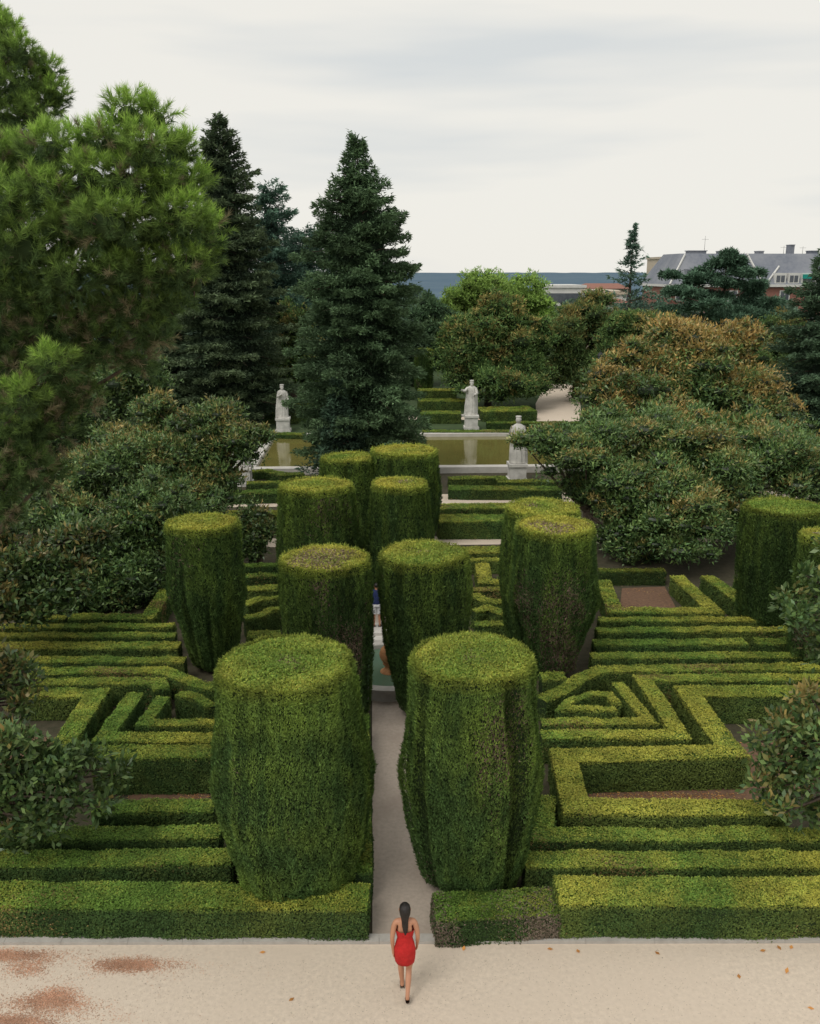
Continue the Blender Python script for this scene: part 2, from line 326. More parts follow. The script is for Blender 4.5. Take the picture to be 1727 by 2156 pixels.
# left half
H('long clipped box hedge along the kerb left of the path, frontmost there',[(-90,1882),(776,1888)],.66,.60,.24,.92)
H('narrow dark hedge running away beside the left edge of the path',[(764,1835),(763,1505)],.34,.62,.12,.8)
H('second straight hedge row from the kerb on the left side',[(-90,1808),(490,1802)],.46,.6,.27,.95)
H('third straight hedge row from the kerb on the left side',[(-90,1757),(465,1751)],.46,.6,.22,.9)
H('short hedge bar in front of the leaf strewn bed on the left',[(200,1698),(452,1694)],.5,.6,.42)
H('hedge bar with a tall shaded face behind the leaf strewn bed on the left',[(200,1582),(452,1580)],.6,.84,.45)
H('angled hedge with a broad diagonal arm near the left magnolia',[(50,1458),(205,1458),(125,1580)],.58,.6,.55)
H('V cornered hedge on the left, outer of two nested ones',[(285,1458),(222,1550),(452,1552)],.46,.6,.55)
H('V cornered hedge on the left, inner of two nested ones',[(345,1466),(305,1520),(452,1520)],.36,.6,.5)
H('hedge row on the left ending above the nested V hedges',[(70,1434),(335,1434),(340,1450)],.44,.6,.5)
H('small curved hedge closing the dark hollow on the left',[(375,1460),(415,1466),(445,1486)],.3,.6,.4)
H('long hedge on the left that curls towards the front cypress',[(-60,1412),(345,1410),(385,1424),(420,1440),(455,1446)],.44,.6,.5)
H('hedge row on the left just behind the curling hedge',[(-80,1388),(390,1388)],.44,.6,.5)
H('bright broad hedge row on the left level with the lone left cypress',[(-80,1358),(378,1358)],.52,.62,.7)
H('narrow hedge row on the left, second behind the bright broad row',[(-80,1318),(366,1316)],.38,.6,.55)
H('narrow hedge row on the left, directly behind the bright broad row',[(-80,1337),(370,1336)],.38,.6,.55)
H('hedge on the left with a diagonal arm beside the lone cypress',[(150,1297),(312,1297),(352,1240)],.5,.6,.55)
H('short hedge piece at the back left under the magnolia foliage',[(40,1300),(140,1298)],.4,.6,.5)
H('hedge block between the lone left cypress and the brown topped cypress, frontmost',[(522,1336),(590,1334)],.6,.6,.15,.8)
H('curved hedge piece between the left cypresses',[(515,1300),(545,1296),(570,1282),(590,1282)],.36,.6,.4)
H('hedge arc behind the curved piece between the left cypresses',[(515,1272),(550,1260),(590,1256)],.36,.6,.4)
H('straight hedge bar between the left cypresses, third from the back',[(515,1238),(590,1236)],.5,.6,.45)
H('straight hedge bar between the left cypresses, second from the back',[(512,1212),(585,1210)],.4,.6,.15,.8)
H('straight hedge bar between the left cypresses, at the back',[(512,1190),(585,1188)],.4,.6,.15,.8)
# beyond the cross path
H('broad yellow green hedge block between the pale cross paths, back row right of centre',[(922,1066),(1075,1064)],.9,.7,.6)
H('broad hedge block between the pale cross paths, front row right of centre',[(922,1091),(1075,1090)],1.1,.75,.45)
H('hedge block between the two pale cross paths on the left',[(400,1082),(590,1080)],.9,.7,.6)
H('low dark hedge by the pond, nearest the pale path on the right',[(945,1026),(1180,1028)],.9,.5,.1,.75)
H('low hedge with a step by the pond edge on the right',[(945,1006),(1055,1004),(1060,1012),(1180,1012)],.6,.45,.35,.8)
H('low dark hedge by the pond, nearest the pale path on the left',[(480,1036),(592,1034)],.8,.5,.1,.75)
H('curling low hedge at the left corner of the pond',[(530,992),(560,990),(600,998),(640,996)],.6,.4,.3,.8)
H('low hedge between the pond and the left pale path',[(520,1016),(590,1014)],.6,.4,.25,.8)
H('low hedge strip along the far side of the pond, right of the big fir',[(890,907),(1235,907)],.8,.4,.3,.9)
H('low hedge strip along the far side of the pond, left of the big fir',[(555,912),(640,914)],.8,.4,.25,.85)
H('small dark low hedge beside the pedestal of the pointing statue',[(1025,889),(1225,889)],.8,.4,.1,.7)
H('far hedge block left of the pointing statue',[(885,868),(970,868)],1.3,.7,.35,.9)
H('far hedge block right of the pointing statue, beside the curved path',[(1010,862),(1122,860)],2.4,.7,.4,.9)
H('far hedge row behind the pointing statue, in front of the small round cypress',[(880,842),(1000,842)],1.5,.7,.5,.9)
H('farthest hedge row seen below the small round cypress',[(880,820),(960,820)],1.5,.7,.45,.9)
H('far hedge row behind the left statue, nearer one',[(560,868),(650,868)],1.5,.7,.3,.85)
H('far hedge row behind the left statue, farther one',[(560,852),(660,852)],1.5,.7,.4,.9)
H('far hedge row at the right edge behind the big magnolia',[(1590,842),(1790,842)],2,.9,.3,.8)
# ------------------------------------------------------------------ clipped cypress columns
def topiary(label,px,py,h,rt,rm,rb,brown=.0,bare=.0,seed=1,dark=1.,yl=.45,name='clipped_cypress',lean=0.,side=None,cleft=.5,low=0.):
    t=G(px,py,h); X,Y=t[0],t[1]; th=thing(name,label,'topiary tree',(X,Y,0),'clipped cypress columns')
    D=Y; ll=.021+.0023*D; lw=ll*.38
    pt=np.array([0,.04,.15,.5,.8,.95,1.]); pr=np.array([.6*rb,.88*rb,rb*1.03,rm,rt*1.05,rt*1.01,rt*.95])
    def cx(tz): return X+lean*(1-tz)
    def rad(tz,a):
        r=np.interp(tz,pt,pr); q=np.column_stack([np.cos(a)*1.3,np.sin(a)*1.3,tz*h*.35])
        q2=np.column_stack([np.cos(a)*3,np.sin(a)*3,tz*h*.2])
        cl=np.clip(nz(q2,1.9,seed+13)-.5,0,1)
        return r*(1+.06*nz(q,1.6,seed)+.028*nz(q2,2.6,seed+3))-.30*cleft*cl*np.clip((1-tz)*6,0,1),cl
    nu,nv=80,32; tz,a=np.meshgrid(np.linspace(0,1,nv),np.arange(nu)*2*math.pi/nu,indexing='ij'); tz=tz.ravel();a=a.ravel(); r=rad(tz,a)[0]-.085
    V=np.column_stack([cx(tz)+r*np.cos(a),Y+r*np.sin(a),.05+tz*(h-.13)]); i,j=np.meshgrid(np.arange(nv-1),np.arange(nu),indexing='ij'); i=i.ravel();j=j.ravel();j2=(j+1)%nu
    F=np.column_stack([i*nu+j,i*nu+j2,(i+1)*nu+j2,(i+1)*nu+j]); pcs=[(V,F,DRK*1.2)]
    ring=V[(nv-1)*nu:]; pcs.append((np.concatenate([ring,[[X,Y,h-.09]]]),np.column_stack([np.arange(nu),(np.arange(nu)+1)%nu,np.full(nu,nu)]),GRN*.35))
    area=2*math.pi*rm*h; n=int(area*1.95/(ll*lw/2)); a=rng.uniform(0,2*math.pi,n); tz=rng.rand(n)**.95
    r,cl=rad(tz,a); rad_=np.column_stack([np.cos(a),np.sin(a),np.zeros(n)]); tang=np.column_stack([-np.sin(a),np.cos(a),np.zeros(n)])
    P=np.column_stack([cx(tz)+r*np.cos(a),Y+r*np.sin(a),.05+tz*(h-.04)-.03*(tz>.95)]); 
    rough_=nz(P*np.array([1,1,.25]),8,seed+7); fine_=nz(P*np.array([1,1,.3]),22,seed+8); streak=nz(P*np.array([1,1,.12]),14,seed+17)
    P+=rad_*(rng.normal(size=n)*.014+.034*rough_+.02*fine_)[:,None]
    A=np.array([0,0,1.])*(1.0-.5*(tz>.94))[:,None]+rad_*.33+tang*(.25*nz(P,3.,seed+40))[:,None]+rng.normal(size=(n,3))*.38; N=rad_+rng.normal(size=(n,3))*.45
    br=nz(P*np.array([1,1,.55]),1.5,seed+21)+rng.normal(size=n)*.22+.15*rough_
    if side is not None: br+=.8*np.cos(a-side)
    br+=low*(.5-tz)*1.6
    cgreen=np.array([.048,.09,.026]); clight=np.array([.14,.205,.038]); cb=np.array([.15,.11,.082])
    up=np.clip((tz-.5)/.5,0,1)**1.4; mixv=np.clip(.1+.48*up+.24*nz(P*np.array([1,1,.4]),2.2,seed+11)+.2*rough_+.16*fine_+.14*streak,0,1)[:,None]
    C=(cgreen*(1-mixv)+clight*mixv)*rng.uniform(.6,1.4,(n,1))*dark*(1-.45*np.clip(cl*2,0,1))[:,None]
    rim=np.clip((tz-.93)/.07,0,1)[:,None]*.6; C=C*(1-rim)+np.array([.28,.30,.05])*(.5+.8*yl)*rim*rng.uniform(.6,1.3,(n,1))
    wv=1-abs(tz-.5)*.9
    mb=(br>1.3-1.7*brown*wv)&(rng.rand(n)<.8)&(tz<.94); C[mb]=cb*rng.uniform(.4,1.4,(mb.sum(),1)); P[mb]-=rad_[mb]*.02
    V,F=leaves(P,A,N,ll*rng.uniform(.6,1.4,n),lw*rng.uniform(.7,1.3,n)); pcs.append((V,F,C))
    n=int(math.pi*rt*rt*2.4/(ll*lw/2)); a=rng.uniform(0,6.283,n); q=np.sqrt(rng.rand(n)); r=rad(np.full(n,.999),a)[0]*q
    P=np.column_stack([X+r*np.cos(a),Y+r*np.sin(a),h-.02+.012*rng.normal(size=n)-.04*q**8]); P[:,2]+=.02*nz(P,3.2,seed+4)+.014*nz(P,12,seed+5)
    A=rng.normal(size=(n,3))*.8+[0,0,.35]; N=rng.normal(size=(n,3))*.45+[0,0,1.]
    yy=np.clip(yl+.3*nz(P,2.2,seed+2)+.35*(q-.6)+rng.normal(size=n)*.2,0,1)[:,None]; C=(np.array([.13,.205,.036])*(1-yy)+np.array([.32,.30,.055])*yy)*rng.uniform(.65,1.3,(n,1))
    mb=((nz(P,2.6,seed+31)*.45-q*1.0+rng.normal(size=n)*.15)>.25-1.3*bare)&(rng.rand(n)<.8); C[mb]=np.array([.27,.205,.135])*rng.uniform(.35,1.3,(mb.sum(),1)); P[mb,2]-=.02
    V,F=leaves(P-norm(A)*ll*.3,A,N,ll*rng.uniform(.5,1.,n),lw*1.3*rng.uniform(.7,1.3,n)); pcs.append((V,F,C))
    mk('crown',pcs,M['leaf'],th)
    tv=tube([(X+lean,Y,-.05),(X+lean+.03,Y,.5),(X+lean*.7,Y,1.2)],[.16,.12,.08]); mk('trunk',[tv],M['bark'],th,True)
    return th
TP=topiary
TP('large bright topped clipped cypress left of the path, nearest the camera on that side',601,1388,4.33,1.10,1.34,1.04,.18,0,1,1.1,.25,lean=.17,cleft=.9)
TP('large clipped cypress right of the path, nearest the camera on that side',997,1377,4.33,1.0,1.14,.93,.2,.12,2,1.05,.4,lean=.02,low=.5,cleft=.7)
TP('clipped cypress with a brown scorched side and bare brown top, behind the left front one',680,1170,4.15,1.02,1.05,.88,.62,.72,3,.9,.7,side=-2.0,lean=.12)
TP('dense dark clipped cypress right of the fountain, behind the right front one',890,1160,4.15,1.04,.99,.68,.1,.25,4,.85,.35,lean=.09)
TP('lone clipped cypress standing far left among the hedges',424,1096,4.15,.88,1.0,.66,.3,.0,5,.95,.7,lean=.12,low=.4)
TP('clipped cypress on the right with a hollow brown top',1168,1102,4.15,1.02,1.16,.72,.2,.6,6,.95,.75,side=-.9,low=1.1)
TP('clipped cypress half hidden just behind the hollow topped one on the right',1143,1064,4.15,1.0,1.08,.9,.15,.2,7,.9,.75)
TP('yellow rimmed clipped cypress of the third row, left of the path',664,1017,4.15,1.06,1.24,1.1,.12,.1,8,.9,.7)
TP('yellow rimmed clipped cypress of the third row, right of the path',842,1014,4.15,.9,1.08,.95,.15,.35,9,.85,.8)
TP('bright clipped cypress of the farthest row, left of the two by the pond',732,960,3.6,.98,1.0,.9,.05,.0,10,1.0,.5)
TP('broad yellow topped clipped cypress of the farthest row, right of the two by the pond',851,945,3.85,1.22,1.38,1.15,.1,.1,11,.95,.85)
TP('dark clipped cypress at the right edge beside the magnolia',1650,1062,3.9,1.05,1.12,1.0,.1,.0,12,.75,.15)
TP('clipped cypress cut off by the right edge of the picture',1752,1125,3.9,.75,.8,.7,.1,.0,13,.9,.7)
TP('small distant clipped cypress behind the pond, right of the big fir',893,735,3.8,.75,.8,.75,.05,.0,14,.8,.4)
# ------------------------------------------------------------------ conifers
PF1=([0,.05,.1,.17,.25,.32,.4,.5,.65,.85,1],[.03,.10,.2,.38,.56,.69,.78,.85,.93,.96,.9])
PF2=([0,.05,.085,.16,.24,.32,.4,.55,.7,1],[.03,.12,.2,.33,.4,.48,.6,.72,.92,1])
def conifer(label,px,py,D,zb,rb,seed,col=(.044,.078,.042),tip=(.08,.13,.062),prof=None,power=.85,step=.42,nb=9,dens=1.,droop=.25,core=.3,name='fir_tree',var=.2,cat='fir tree',grp='tall conifers',wid=1.):
    r0=np.random.RandomState(seed); top=W(px,py,D); X,Y,Hh=top; th=thing(name,label,cat,(X,Y,0),grp)
    pf=(lambda f: float(np.interp(f,*prof))) if prof else (lambda f:f**power)
    ll=.0038*D+.02; lw=ll*.42; Ps=[];As=[];Ns=[];Ts=[]; z=zb; limb=[]
    while z<Hh-.1:
        f=(Hh-z)/(Hh-zb); Rr=rb*pf(f)*(1+.05*math.sin(z*1.9+seed))+.1; k=max(6,int(nb*(.6+.4*f))); a0=r0.uniform(0,6.28)
        for b in range(k):
            a=a0+b*6.283/k+r0.normal()*.18; L_=Rr*(1+r0.normal()*var); L_=max(.15,L_)
            n=int(dens*(1+1.3*(1-f))*max(22,L_*(.45*L_+.35)*1.25/(ll*lw/2)*.44)); t=r0.rand(n)**.62
            u=r0.uniform(-1,1,n)*(.36*wid*L_*(1-t)+.13+.06*L_); o=np.array([math.cos(a),math.sin(a)]); s=np.array([-o[1],o[0]])
            lift=r0.uniform(.02,.3)+.5*(1-f)**3; zz=z+r0.normal()*.22*step/.5+L_*(lift*t-droop*t*t*1.2+.12*t**4)-.22*abs(u)+r0.normal(size=n)*.09
            P=np.column_stack([X+o[0]*L_*t+s[0]*u,Y+o[1]*L_*t+s[1]*u,zz]); Ps.append(P)
            sg=np.sign(u)[:,None]; A=np.array([o[0],o[1],0])*.8+np.array([s[0],s[1],0])*sg*.6+r0.normal(size=(n,3))*.45+[0,0,.05]; As.append(A)
            Ns.append(np.tile([0,0,1.],(n,1))+r0.normal(size=(n,3))*.7); Ts.append(t)
            if L_>1 and b%3==0: limb.append(tube([(X,Y,z),(X+o[0]*L_*.5,Y+o[1]*L_*.5,z+L_*(lift*.5-droop*.3)),(X+o[0]*L_*.85,Y+o[1]*L_*.85,z+L_*(lift*.85-droop*.87))],[.05,.03,.012],4))
        z+=step*(.45+.7*f)*r0.uniform(.8,1.2)
    P=np.concatenate(Ps);A=np.concatenate(As);N=np.concatenate(Ns);t=np.concatenate(Ts)[:,None]; n=len(P)
    C=(np.array(col)*(1-t**2)+np.array(tip)*t**2)*r0.uniform(.55,1.4,(n,1))*(1+.25*nz(P,1.2,seed))[:,None]
    V,F=leaves(P,A,N,ll*r0.uniform(.6,1.4,n),lw*r0.uniform(.6,1.4,n)); pcs=[(V,F,C)]
    zz=np.linspace(zb+.3,Hh-(Hh-zb)*.12,14)
    for V,F in loft([(X,Y,q,core*rb*pf((Hh-q)/(Hh-zb))*(1+.15*math.sin(q*5)),core*rb*pf((Hh-q)/(Hh-zb))) for q in zz],12,.12,5,seed): pcs.append((V,F,np.array(col)*.4))
    mk('crown',pcs,M['leaf'],th)
    mk('trunk',[tube([(X,Y,-.1),(X,Y,Hh*.5),(X,Y,Hh)],[.02*Hh,.012*Hh,.01],9)]+limb,M['bark'],th,True)
    return th
conifer('tall dark fir in the middle, standing by the pond with a pointed top',752,288,45,1.6,3.0,21,prof=PF1,step=.4,nb=11,dens=1.05,core=.45,var=.15)
conifer('small young fir at the left foot of the big middle fir',712,800,43,1.1,1.35,22,(.04,.07,.048),(.065,.115,.07),step=.33,nb=8)
conifer('tall dark narrow topped fir behind the pine on the left',460,246,64,1.0,4.3,23,(.044,.072,.044),(.08,.11,.055),prof=PF2,step=.5,nb=11,dens=1.1,var=.2,core=.4)
conifer('blue green cedar rising behind the tall left fir',566,388,78,2,5.6,24,(.05,.092,.07),(.085,.15,.105),power=.7,step=.8,nb=9,droop=.15,var=.3)
conifer('dark cedar filling the gap between the two tall firs',632,488,84,2,6.5,25,(.046,.084,.064),(.075,.135,.095),power=.55,step=.9,nb=9,droop=.12,var=.35)
conifer('dark conifer cut off by the right edge of the picture',1772,480,50,1.0,3.9,26,(.042,.072,.045),(.07,.115,.065),power=.75,step=.45,nb=10,droop=.3)
conifer('slender cedar with a thin spire left of the slate roofed building',1334,487,92,4,4.2,27,(.065,.115,.09),(.105,.17,.12),power=1.3,step=.8,nb=6,droop=.08,var=.4,name='cedar_tree',cat='cedar',core=.06,dens=.65)
conifer('dark low branched fir under the pine, left of the tall left fir',345,640,66,.8,4.4,28,(.04,.066,.042),(.07,.105,.055),power=.6,step=.6,nb=10,var=.25)
def cedar(label,px,py,D,tiers,seed):
    r0=np.random.RandomState(seed); top=W(px,py,D); X,Y,Hh=top; th=thing('cedar_tree',label,'cedar',(X,Y,0),'tall conifers'); Ps=[];As=[];limb=[]
    for (qx,qy,rp) in tiers:
        c=W(qx,qy,D+r0.uniform(-2,2)); r=rp*mpp(c)
        for k in range(4):
            cc=c+r0.normal(size=3)*[r*.5,r*.5,.3]; n=1200; a=r0.uniform(0,6.28,n); q=np.sqrt(r0.rand(n))*r*(1+.4*np.sin(5*a+k))*.52
            Ps.append(np.column_stack([cc[0]+q*np.cos(a),cc[1]+q*np.sin(a),cc[2]+.18*r*(1-(q/r)**2)+r0.normal(size=n)*.16])); As.append(np.column_stack([np.cos(a),np.sin(a),r0.normal(size=n)*.4+.25]))
        limb.append(tube([(X,Y,c[2]-1),(c+np.array([X,Y,c[2]]))/2+[0,0,-.6],c],[.14,.09,.04],5))
    P=np.concatenate(Ps);A=np.concatenate(As)+r0.normal(size=(len(P),3))*.5;n=len(P)
    V,F=leaves(P,A,np.tile([0,0,1.],(n,1))+r0.normal(size=(n,3))*.5,.36*r0.uniform(.5,1.3,n),.16*r0.uniform(.6,1.3,n))
    mk('crown',[(V,F,np.array([.07,.125,.08])*r0.uniform(.5,1.5,(n,1)))],M['leaf'],th)
    mk('trunk',[tube([(X,Y,-.1),(X,Y,Hh*.6),(X,Y,Hh)],[.35,.22,.05],8)]+limb,M['bark'],th,True)
cedar('spreading flat tiered cedar in front of the slate roofed building',1530,556,82,[(1546,550,26),(1496,568,32),(1570,578,28),(1455,594,34),(1525,598,42),(1586,606,34),(1430,622,40),(1500,634,54),(1568,640,44),(1462,662,56),(1540,674,60),(1610,668,34)],31)
# ------------------------------------------------------------------ broadleaf trees
def sph(c,r,nu=9,nv=6):
    th=np.linspace(.25,math.pi-.25,nv); return loft([(c[0],c[1],c[2]-r[2]*math.cos(t),r[0]*math.sin(t),r[1]*math.sin(t)) for t in th],nu,.1,3)
MG=[(.046,.088,.03),(.066,.112,.035),(.092,.142,.042)]; BR=[(.165,.14,.045),(.145,.125,.045),(.215,.16,.055)]
def broadleaf(name,label,lobes,D,seed,ll=None,green=MG,brown=BR,bfrac=.2,btop=.3,lum=1.,mat_='gloss',cat='magnolia tree',grp='magnolia trees',nl=9,dens=1.,flat=.66,trunk=None,size=1.,depth=1.,coreK=.55,cmax=.85,cfr=.29,open_=1.):
    r0=np.random.RandomState(seed); cs=[]; Ps=[];As=[];Ns=[];pcs=[]; hh=[]; up=[]; rd=[]
    for lb in lobes:
        dd=lb[4] if len(lb)>4 else 0; c=W(lb[0],lb[1],D+dd); m=mpp(c); rx=lb[2]*m; rz=lb[3]*m/.93; ry=rx*depth; cs.append((c,rx,ry,rz))
    alltop=max(c[2]+rz for c,rx,ry,rz in cs); allbot=min(c[2]-rz for c,rx,ry,rz in cs)
    L_=ll or max(.15,.0046*D)*size; lw=L_*.44; cl=[]
    for c,rx,ry,rz in cs:
        mr=(rx+ry+rz)/3; cr=max(.2,min(cmax,cfr*mr)); k=max(3,int(nl*1.9*(mr/cr)**2/3.3*open_))
        for q in range(k):
            d=norm(r0.normal(size=3)+[0,-.3,.2]); rr=r0.uniform(.55,1.2) if q%5 else r0.uniform(.1,.5); s=cr*r0.uniform(.4,1.35)
            p=c+d*np.array([rx-cr*.6,ry-cr*.6,rz-cr*.4])*rr
            if p[2]<s*.45: p[2]=s*.45
            cl.append((p,s))
    for p,s in cl:
        n=int(dens*4*math.pi*s*s*.8/(L_*lw/2)*.6); d=norm(r0.normal(size=(n,3))+[0,-.15,.4]); q=r0.rand(n); rr=(1.25-.7*q**1.2)[:,None]
        tilt=r0.normal(size=2)*.25
        P=p+d*rr*s*np.array([1,1,flat])*(1+.42*nz(d*3,1.3,seed+int(s*99)))[:,None]; P[:,2]+=(P[:,0]-p[0])*tilt[0]+(P[:,1]-p[1])*tilt[1]
        Ps.append(P); As.append(d*.75+r0.normal(size=(n,3))*.55+[0,0,.25]); Ns.append(d*.5+r0.normal(size=(n,3))*.5+[0,0,.6])
        hh.append(np.full(n,r0.normal()*.2)); up.append(d[:,2]); rd.append(rr[:,0])
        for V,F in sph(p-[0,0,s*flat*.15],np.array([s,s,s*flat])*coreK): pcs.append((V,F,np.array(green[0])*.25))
    P=np.concatenate(Ps);A=np.concatenate(As);N=np.concatenate(Ns);hh=np.concatenate(hh);up=np.concatenate(up); keep=P[:,2]>.05; P,A,N,hh,up=P[keep],A[keep],N[keep],hh[keep],up[keep]; n=len(P)
    g=np.array(green)[r0.randint(0,len(green),n)]; b=np.array(brown)[r0.randint(0,len(brown),n)]
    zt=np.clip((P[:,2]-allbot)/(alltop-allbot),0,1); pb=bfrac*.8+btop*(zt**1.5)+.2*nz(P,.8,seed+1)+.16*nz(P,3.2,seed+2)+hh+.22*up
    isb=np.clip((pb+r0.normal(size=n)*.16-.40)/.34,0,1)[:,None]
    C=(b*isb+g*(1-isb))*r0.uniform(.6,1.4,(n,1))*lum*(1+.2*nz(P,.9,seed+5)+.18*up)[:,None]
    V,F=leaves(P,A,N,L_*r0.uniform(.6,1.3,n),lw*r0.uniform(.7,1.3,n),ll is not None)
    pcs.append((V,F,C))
    if trunk is None: c=cs[0][0]; trunk=(c[0],c[1])
    X,Y=trunk; th=thing(name,label,cat,(X,Y,0),grp); mk('crown',pcs,M[mat_],th)
    zb=max(.5,allbot*.6+.4*alltop); tr=.03*alltop+.06; tb=[tube([(X,Y,-.1),(X+.1,Y,zb*.5),(X,Y+.05,zb)],[tr,tr*.75,tr*.6],9)]
    for p,s in cl[::max(1,len(cl)//34)]:
        m_=(np.array([X,Y,zb])*.5+p*.5)+[0,0,-.12*abs(p[2]-zb)]; tb.append(tube([(X,Y,zb*.8),m_,p],[tr*.45,tr*.22,.015],5))
    mk('trunk',tb,M['bark'],th,True); return th
B=broadleaf
def off(px,D): w=W(px,1500,D); return (w[0],w[1])
NEAR=dict(ll=.165,nl=9,dens=.58,coreK=.0001,cfr=.42,cmax=.4,flat=.75)
B('magnolia_tree','big magnolia on the right with rusty brown upper leaves behind the front one',[(1440,765,120,75),(1545,725,65,45,1),(1285,830,75,55,-1),(1380,860,120,80,-1),(1500,850,120,90),(1600,880,75,80),(1330,755,55,35),(1450,705,50,25),(1565,700,35,24,1),(1270,890,60,45,-4),(1420,920,120,60,-5),(1560,930,110,60,-5),(1670,950,60,60,-4)],42,41,bfrac=.08,btop=.62,lum=1.1,brown=[(.19,.14,.045),(.16,.125,.045),(.23,.15,.05)])
B('magnolia_tree','wide low magnolia on the right overhanging the hedges and hiding part of a statue',[(1240,955,100,58),(1360,945,110,65,1),(1300,1060,75,65,-1),(1420,1100,120,80,-2),(1480,990,120,80),(1610,980,100,70),(1330,1130,70,50,-1),(1540,1080,85,85,-1),(1140,925,42,28),(1092,928,26,14),(1700,1010,80,70),(1220,1020,45,35),(1360,1020,100,60,-1)],33,42,bfrac=.1,btop=.2,lum=1.05)
B('magnolia_tree','magnolia branches reaching in at the right edge beside the clipped cypress',[(1735,1265,55,30),(1690,1300,38,18,-.5),(1722,1340,50,26),(1660,1262,24,14),(1750,1150,36,30),(1770,1220,60,40),(1700,1212,28,14,.3),(1740,1385,40,24)],17,43,bfrac=.12,btop=.12,lum=.85,trunk=off(1840,17),**NEAR)
B('magnolia_tree','near magnolia at the right edge, lower of the two reaching in there',[(1710,1545,60,36),(1640,1530,38,20,.4),(1592,1560,28,15),(1690,1630,55,32,-.3),(1745,1600,80,60),(1630,1600,42,24),(1650,1690,42,22,-.2),(1700,1475,42,22,.3),(1612,1650,32,18),(1720,1705,48,26)],14,44,bfrac=.14,btop=.3,lum=.9,trunk=off(1850,14),**NEAR)
B('magnolia_tree','magnolia on the left with a rusty brown crown in front of the dark fir',[(450,888,75,40),(380,950,105,70),(515,930,55,36,-1),(280,980,105,80,-1),(430,1020,85,55,-1),(200,1000,85,75),(330,865,55,34,1),(340,1050,105,60,-1),(555,915,24,20,-1)],34,45,bfrac=.06,btop=.44,lum=.95)
B('magnolia_tree','dark magnolia on the left beside the lone clipped cypress',[(270,1130,105,65),(180,1180,85,75,-1),(290,1210,75,55,-1),(420,1080,65,42,2),(250,1250,75,42,-1),(120,1090,85,65,1),(160,1260,60,40,-2),(330,1060,80,60)],29,46,bfrac=0,btop=.05,lum=.9)
B('magnolia_tree','small dark shrub like magnolia between the lone cypress and the third row',[(540,1110,42,48),(520,1150,38,36)],31,47,bfrac=.25,btop=.1,lum=.85)
B('magnolia_tree','brown leaved magnolia at the left edge above the hedge rows',[(60,1190,85,50),(150,1155,65,40,1),(20,1270,65,45,-1),(120,1230,75,45),(200,1130,45,30,1),(-10,1130,60,50),(80,1290,45,22,-1)],23.5,48,ll=.18,bfrac=.42,btop=.1,nl=9,dens=.9,lum=.72,coreK=.45,trunk=off(-60,23.5))
B('magnolia_tree','near glossy magnolia in the lower left corner over the hedges',[(20,1560,55,32),(95,1590,52,28,.2),(180,1595,45,22,.3),(245,1628,36,18,.3),(60,1650,75,42),(150,1670,55,30,-.2),(225,1695,36,18,-.2),(90,1730,56,26,-.4),(20,1700,60,50),(-40,1630,80,80),(130,1630,55,32),(30,1760,45,24,-.4)],14,49,bfrac=.04,btop=.1,lum=.72,trunk=off(-190,14),**NEAR)
B('magnolia_tree','dark magnolia branch at the left edge, above the lower left corner one',[(20,1410,50,32),(50,1480,42,24,-.3),(-30,1450,60,80),(70,1430,24,14),(10,1540,50,26)],15.5,50,bfrac=.2,btop=.05,lum=.65,trunk=off(-200,15.5),**NEAR)
B('magnolia_tree','deep green tree behind the left magnolia, under the pine',[(120,900,130,90),(60,1010,110,80,-1),(230,820,90,60,2),(60,830,90,60,1),(60,1090,110,60,-4),(300,800,60,50,2)],42,51,bfrac=0,btop=.05,lum=.8,coreK=.6)
BG=dict(cat='tree',grp='trees beyond the pond',mat_='leaf',cmax=1.2)
B('broadleaf_tree','rounded bronze green magnolia behind the pointing statue',[(1030,715,85,60),(985,770,60,50,-1),(1100,780,70,50,-1),(1050,655,55,32),(958,705,38,34),(1135,715,35,45),(1040,800,95,36,-2),(945,750,32,38),(1100,690,40,30)],72,52,bfrac=.12,btop=.14,lum=1.15,size=.75,**BG)
B('broadleaf_tree','light green tree peeking over the bronze green magnolia, left one',[(1015,612,56,36),(960,640,42,32),(1050,640,60,40)],90,53,green=[(.12,.19,.045),(.15,.22,.05)],bfrac=0,btop=0,lum=1.15,size=.7,brown=[(.14,.2,.05)],**BG)
B('broadleaf_tree','light green tree peeking over the bronze green magnolia, right one',[(1105,627,48,44),(1140,665,35,40)],92,54,green=[(.13,.21,.05),(.16,.24,.055)],bfrac=0,btop=0,lum=1.15,size=.7,brown=[(.15,.22,.05)],**BG)
B('broadleaf_tree','dark tree just right of the big fir at the skyline',[(900,665,45,45),(920,720,60,60),(880,760,40,60)],86,55,green=[(.045,.082,.042),(.06,.105,.05)],bfrac=0,btop=0,lum=1,size=.75,brown=[(.07,.1,.045)],**BG)
B('broadleaf_tree','olive brown tree between the bronze magnolia and the slender cedar',[(1220,680,62,42),(1190,740,60,60,-2),(1255,632,35,24),(1280,700,60,50),(1230,780,70,45,-2)],76,56,green=[(.06,.1,.035),(.085,.13,.042)],bfrac=.15,btop=.12,lum=1.1,size=.75,**BG)
B('broadleaf_tree','olive brown tree below the slender cedar spire',[(1350,700,65,36),(1300,740,60,50),(1400,730,70,50),(1320,680,38,24)],70,57,bfrac=.3,btop=.1,lum=1.1,size=.75,**BG)
B('broadleaf_tree','brownish tree below the brick wall of the slate roofed building',[(1655,702,60,38),(1600,740,60,50),(1690,750,60,60)],66,58,bfrac=.35,btop=.05,lum=.9,size=.75,**BG)
B('broadleaf_tree','olive tree between the two tall firs',[(612,690,50,50),(650,760,50,60),(600,780,50,50)],70,59,bfrac=.25,btop=.1,lum=1.15,size=.75,**BG)
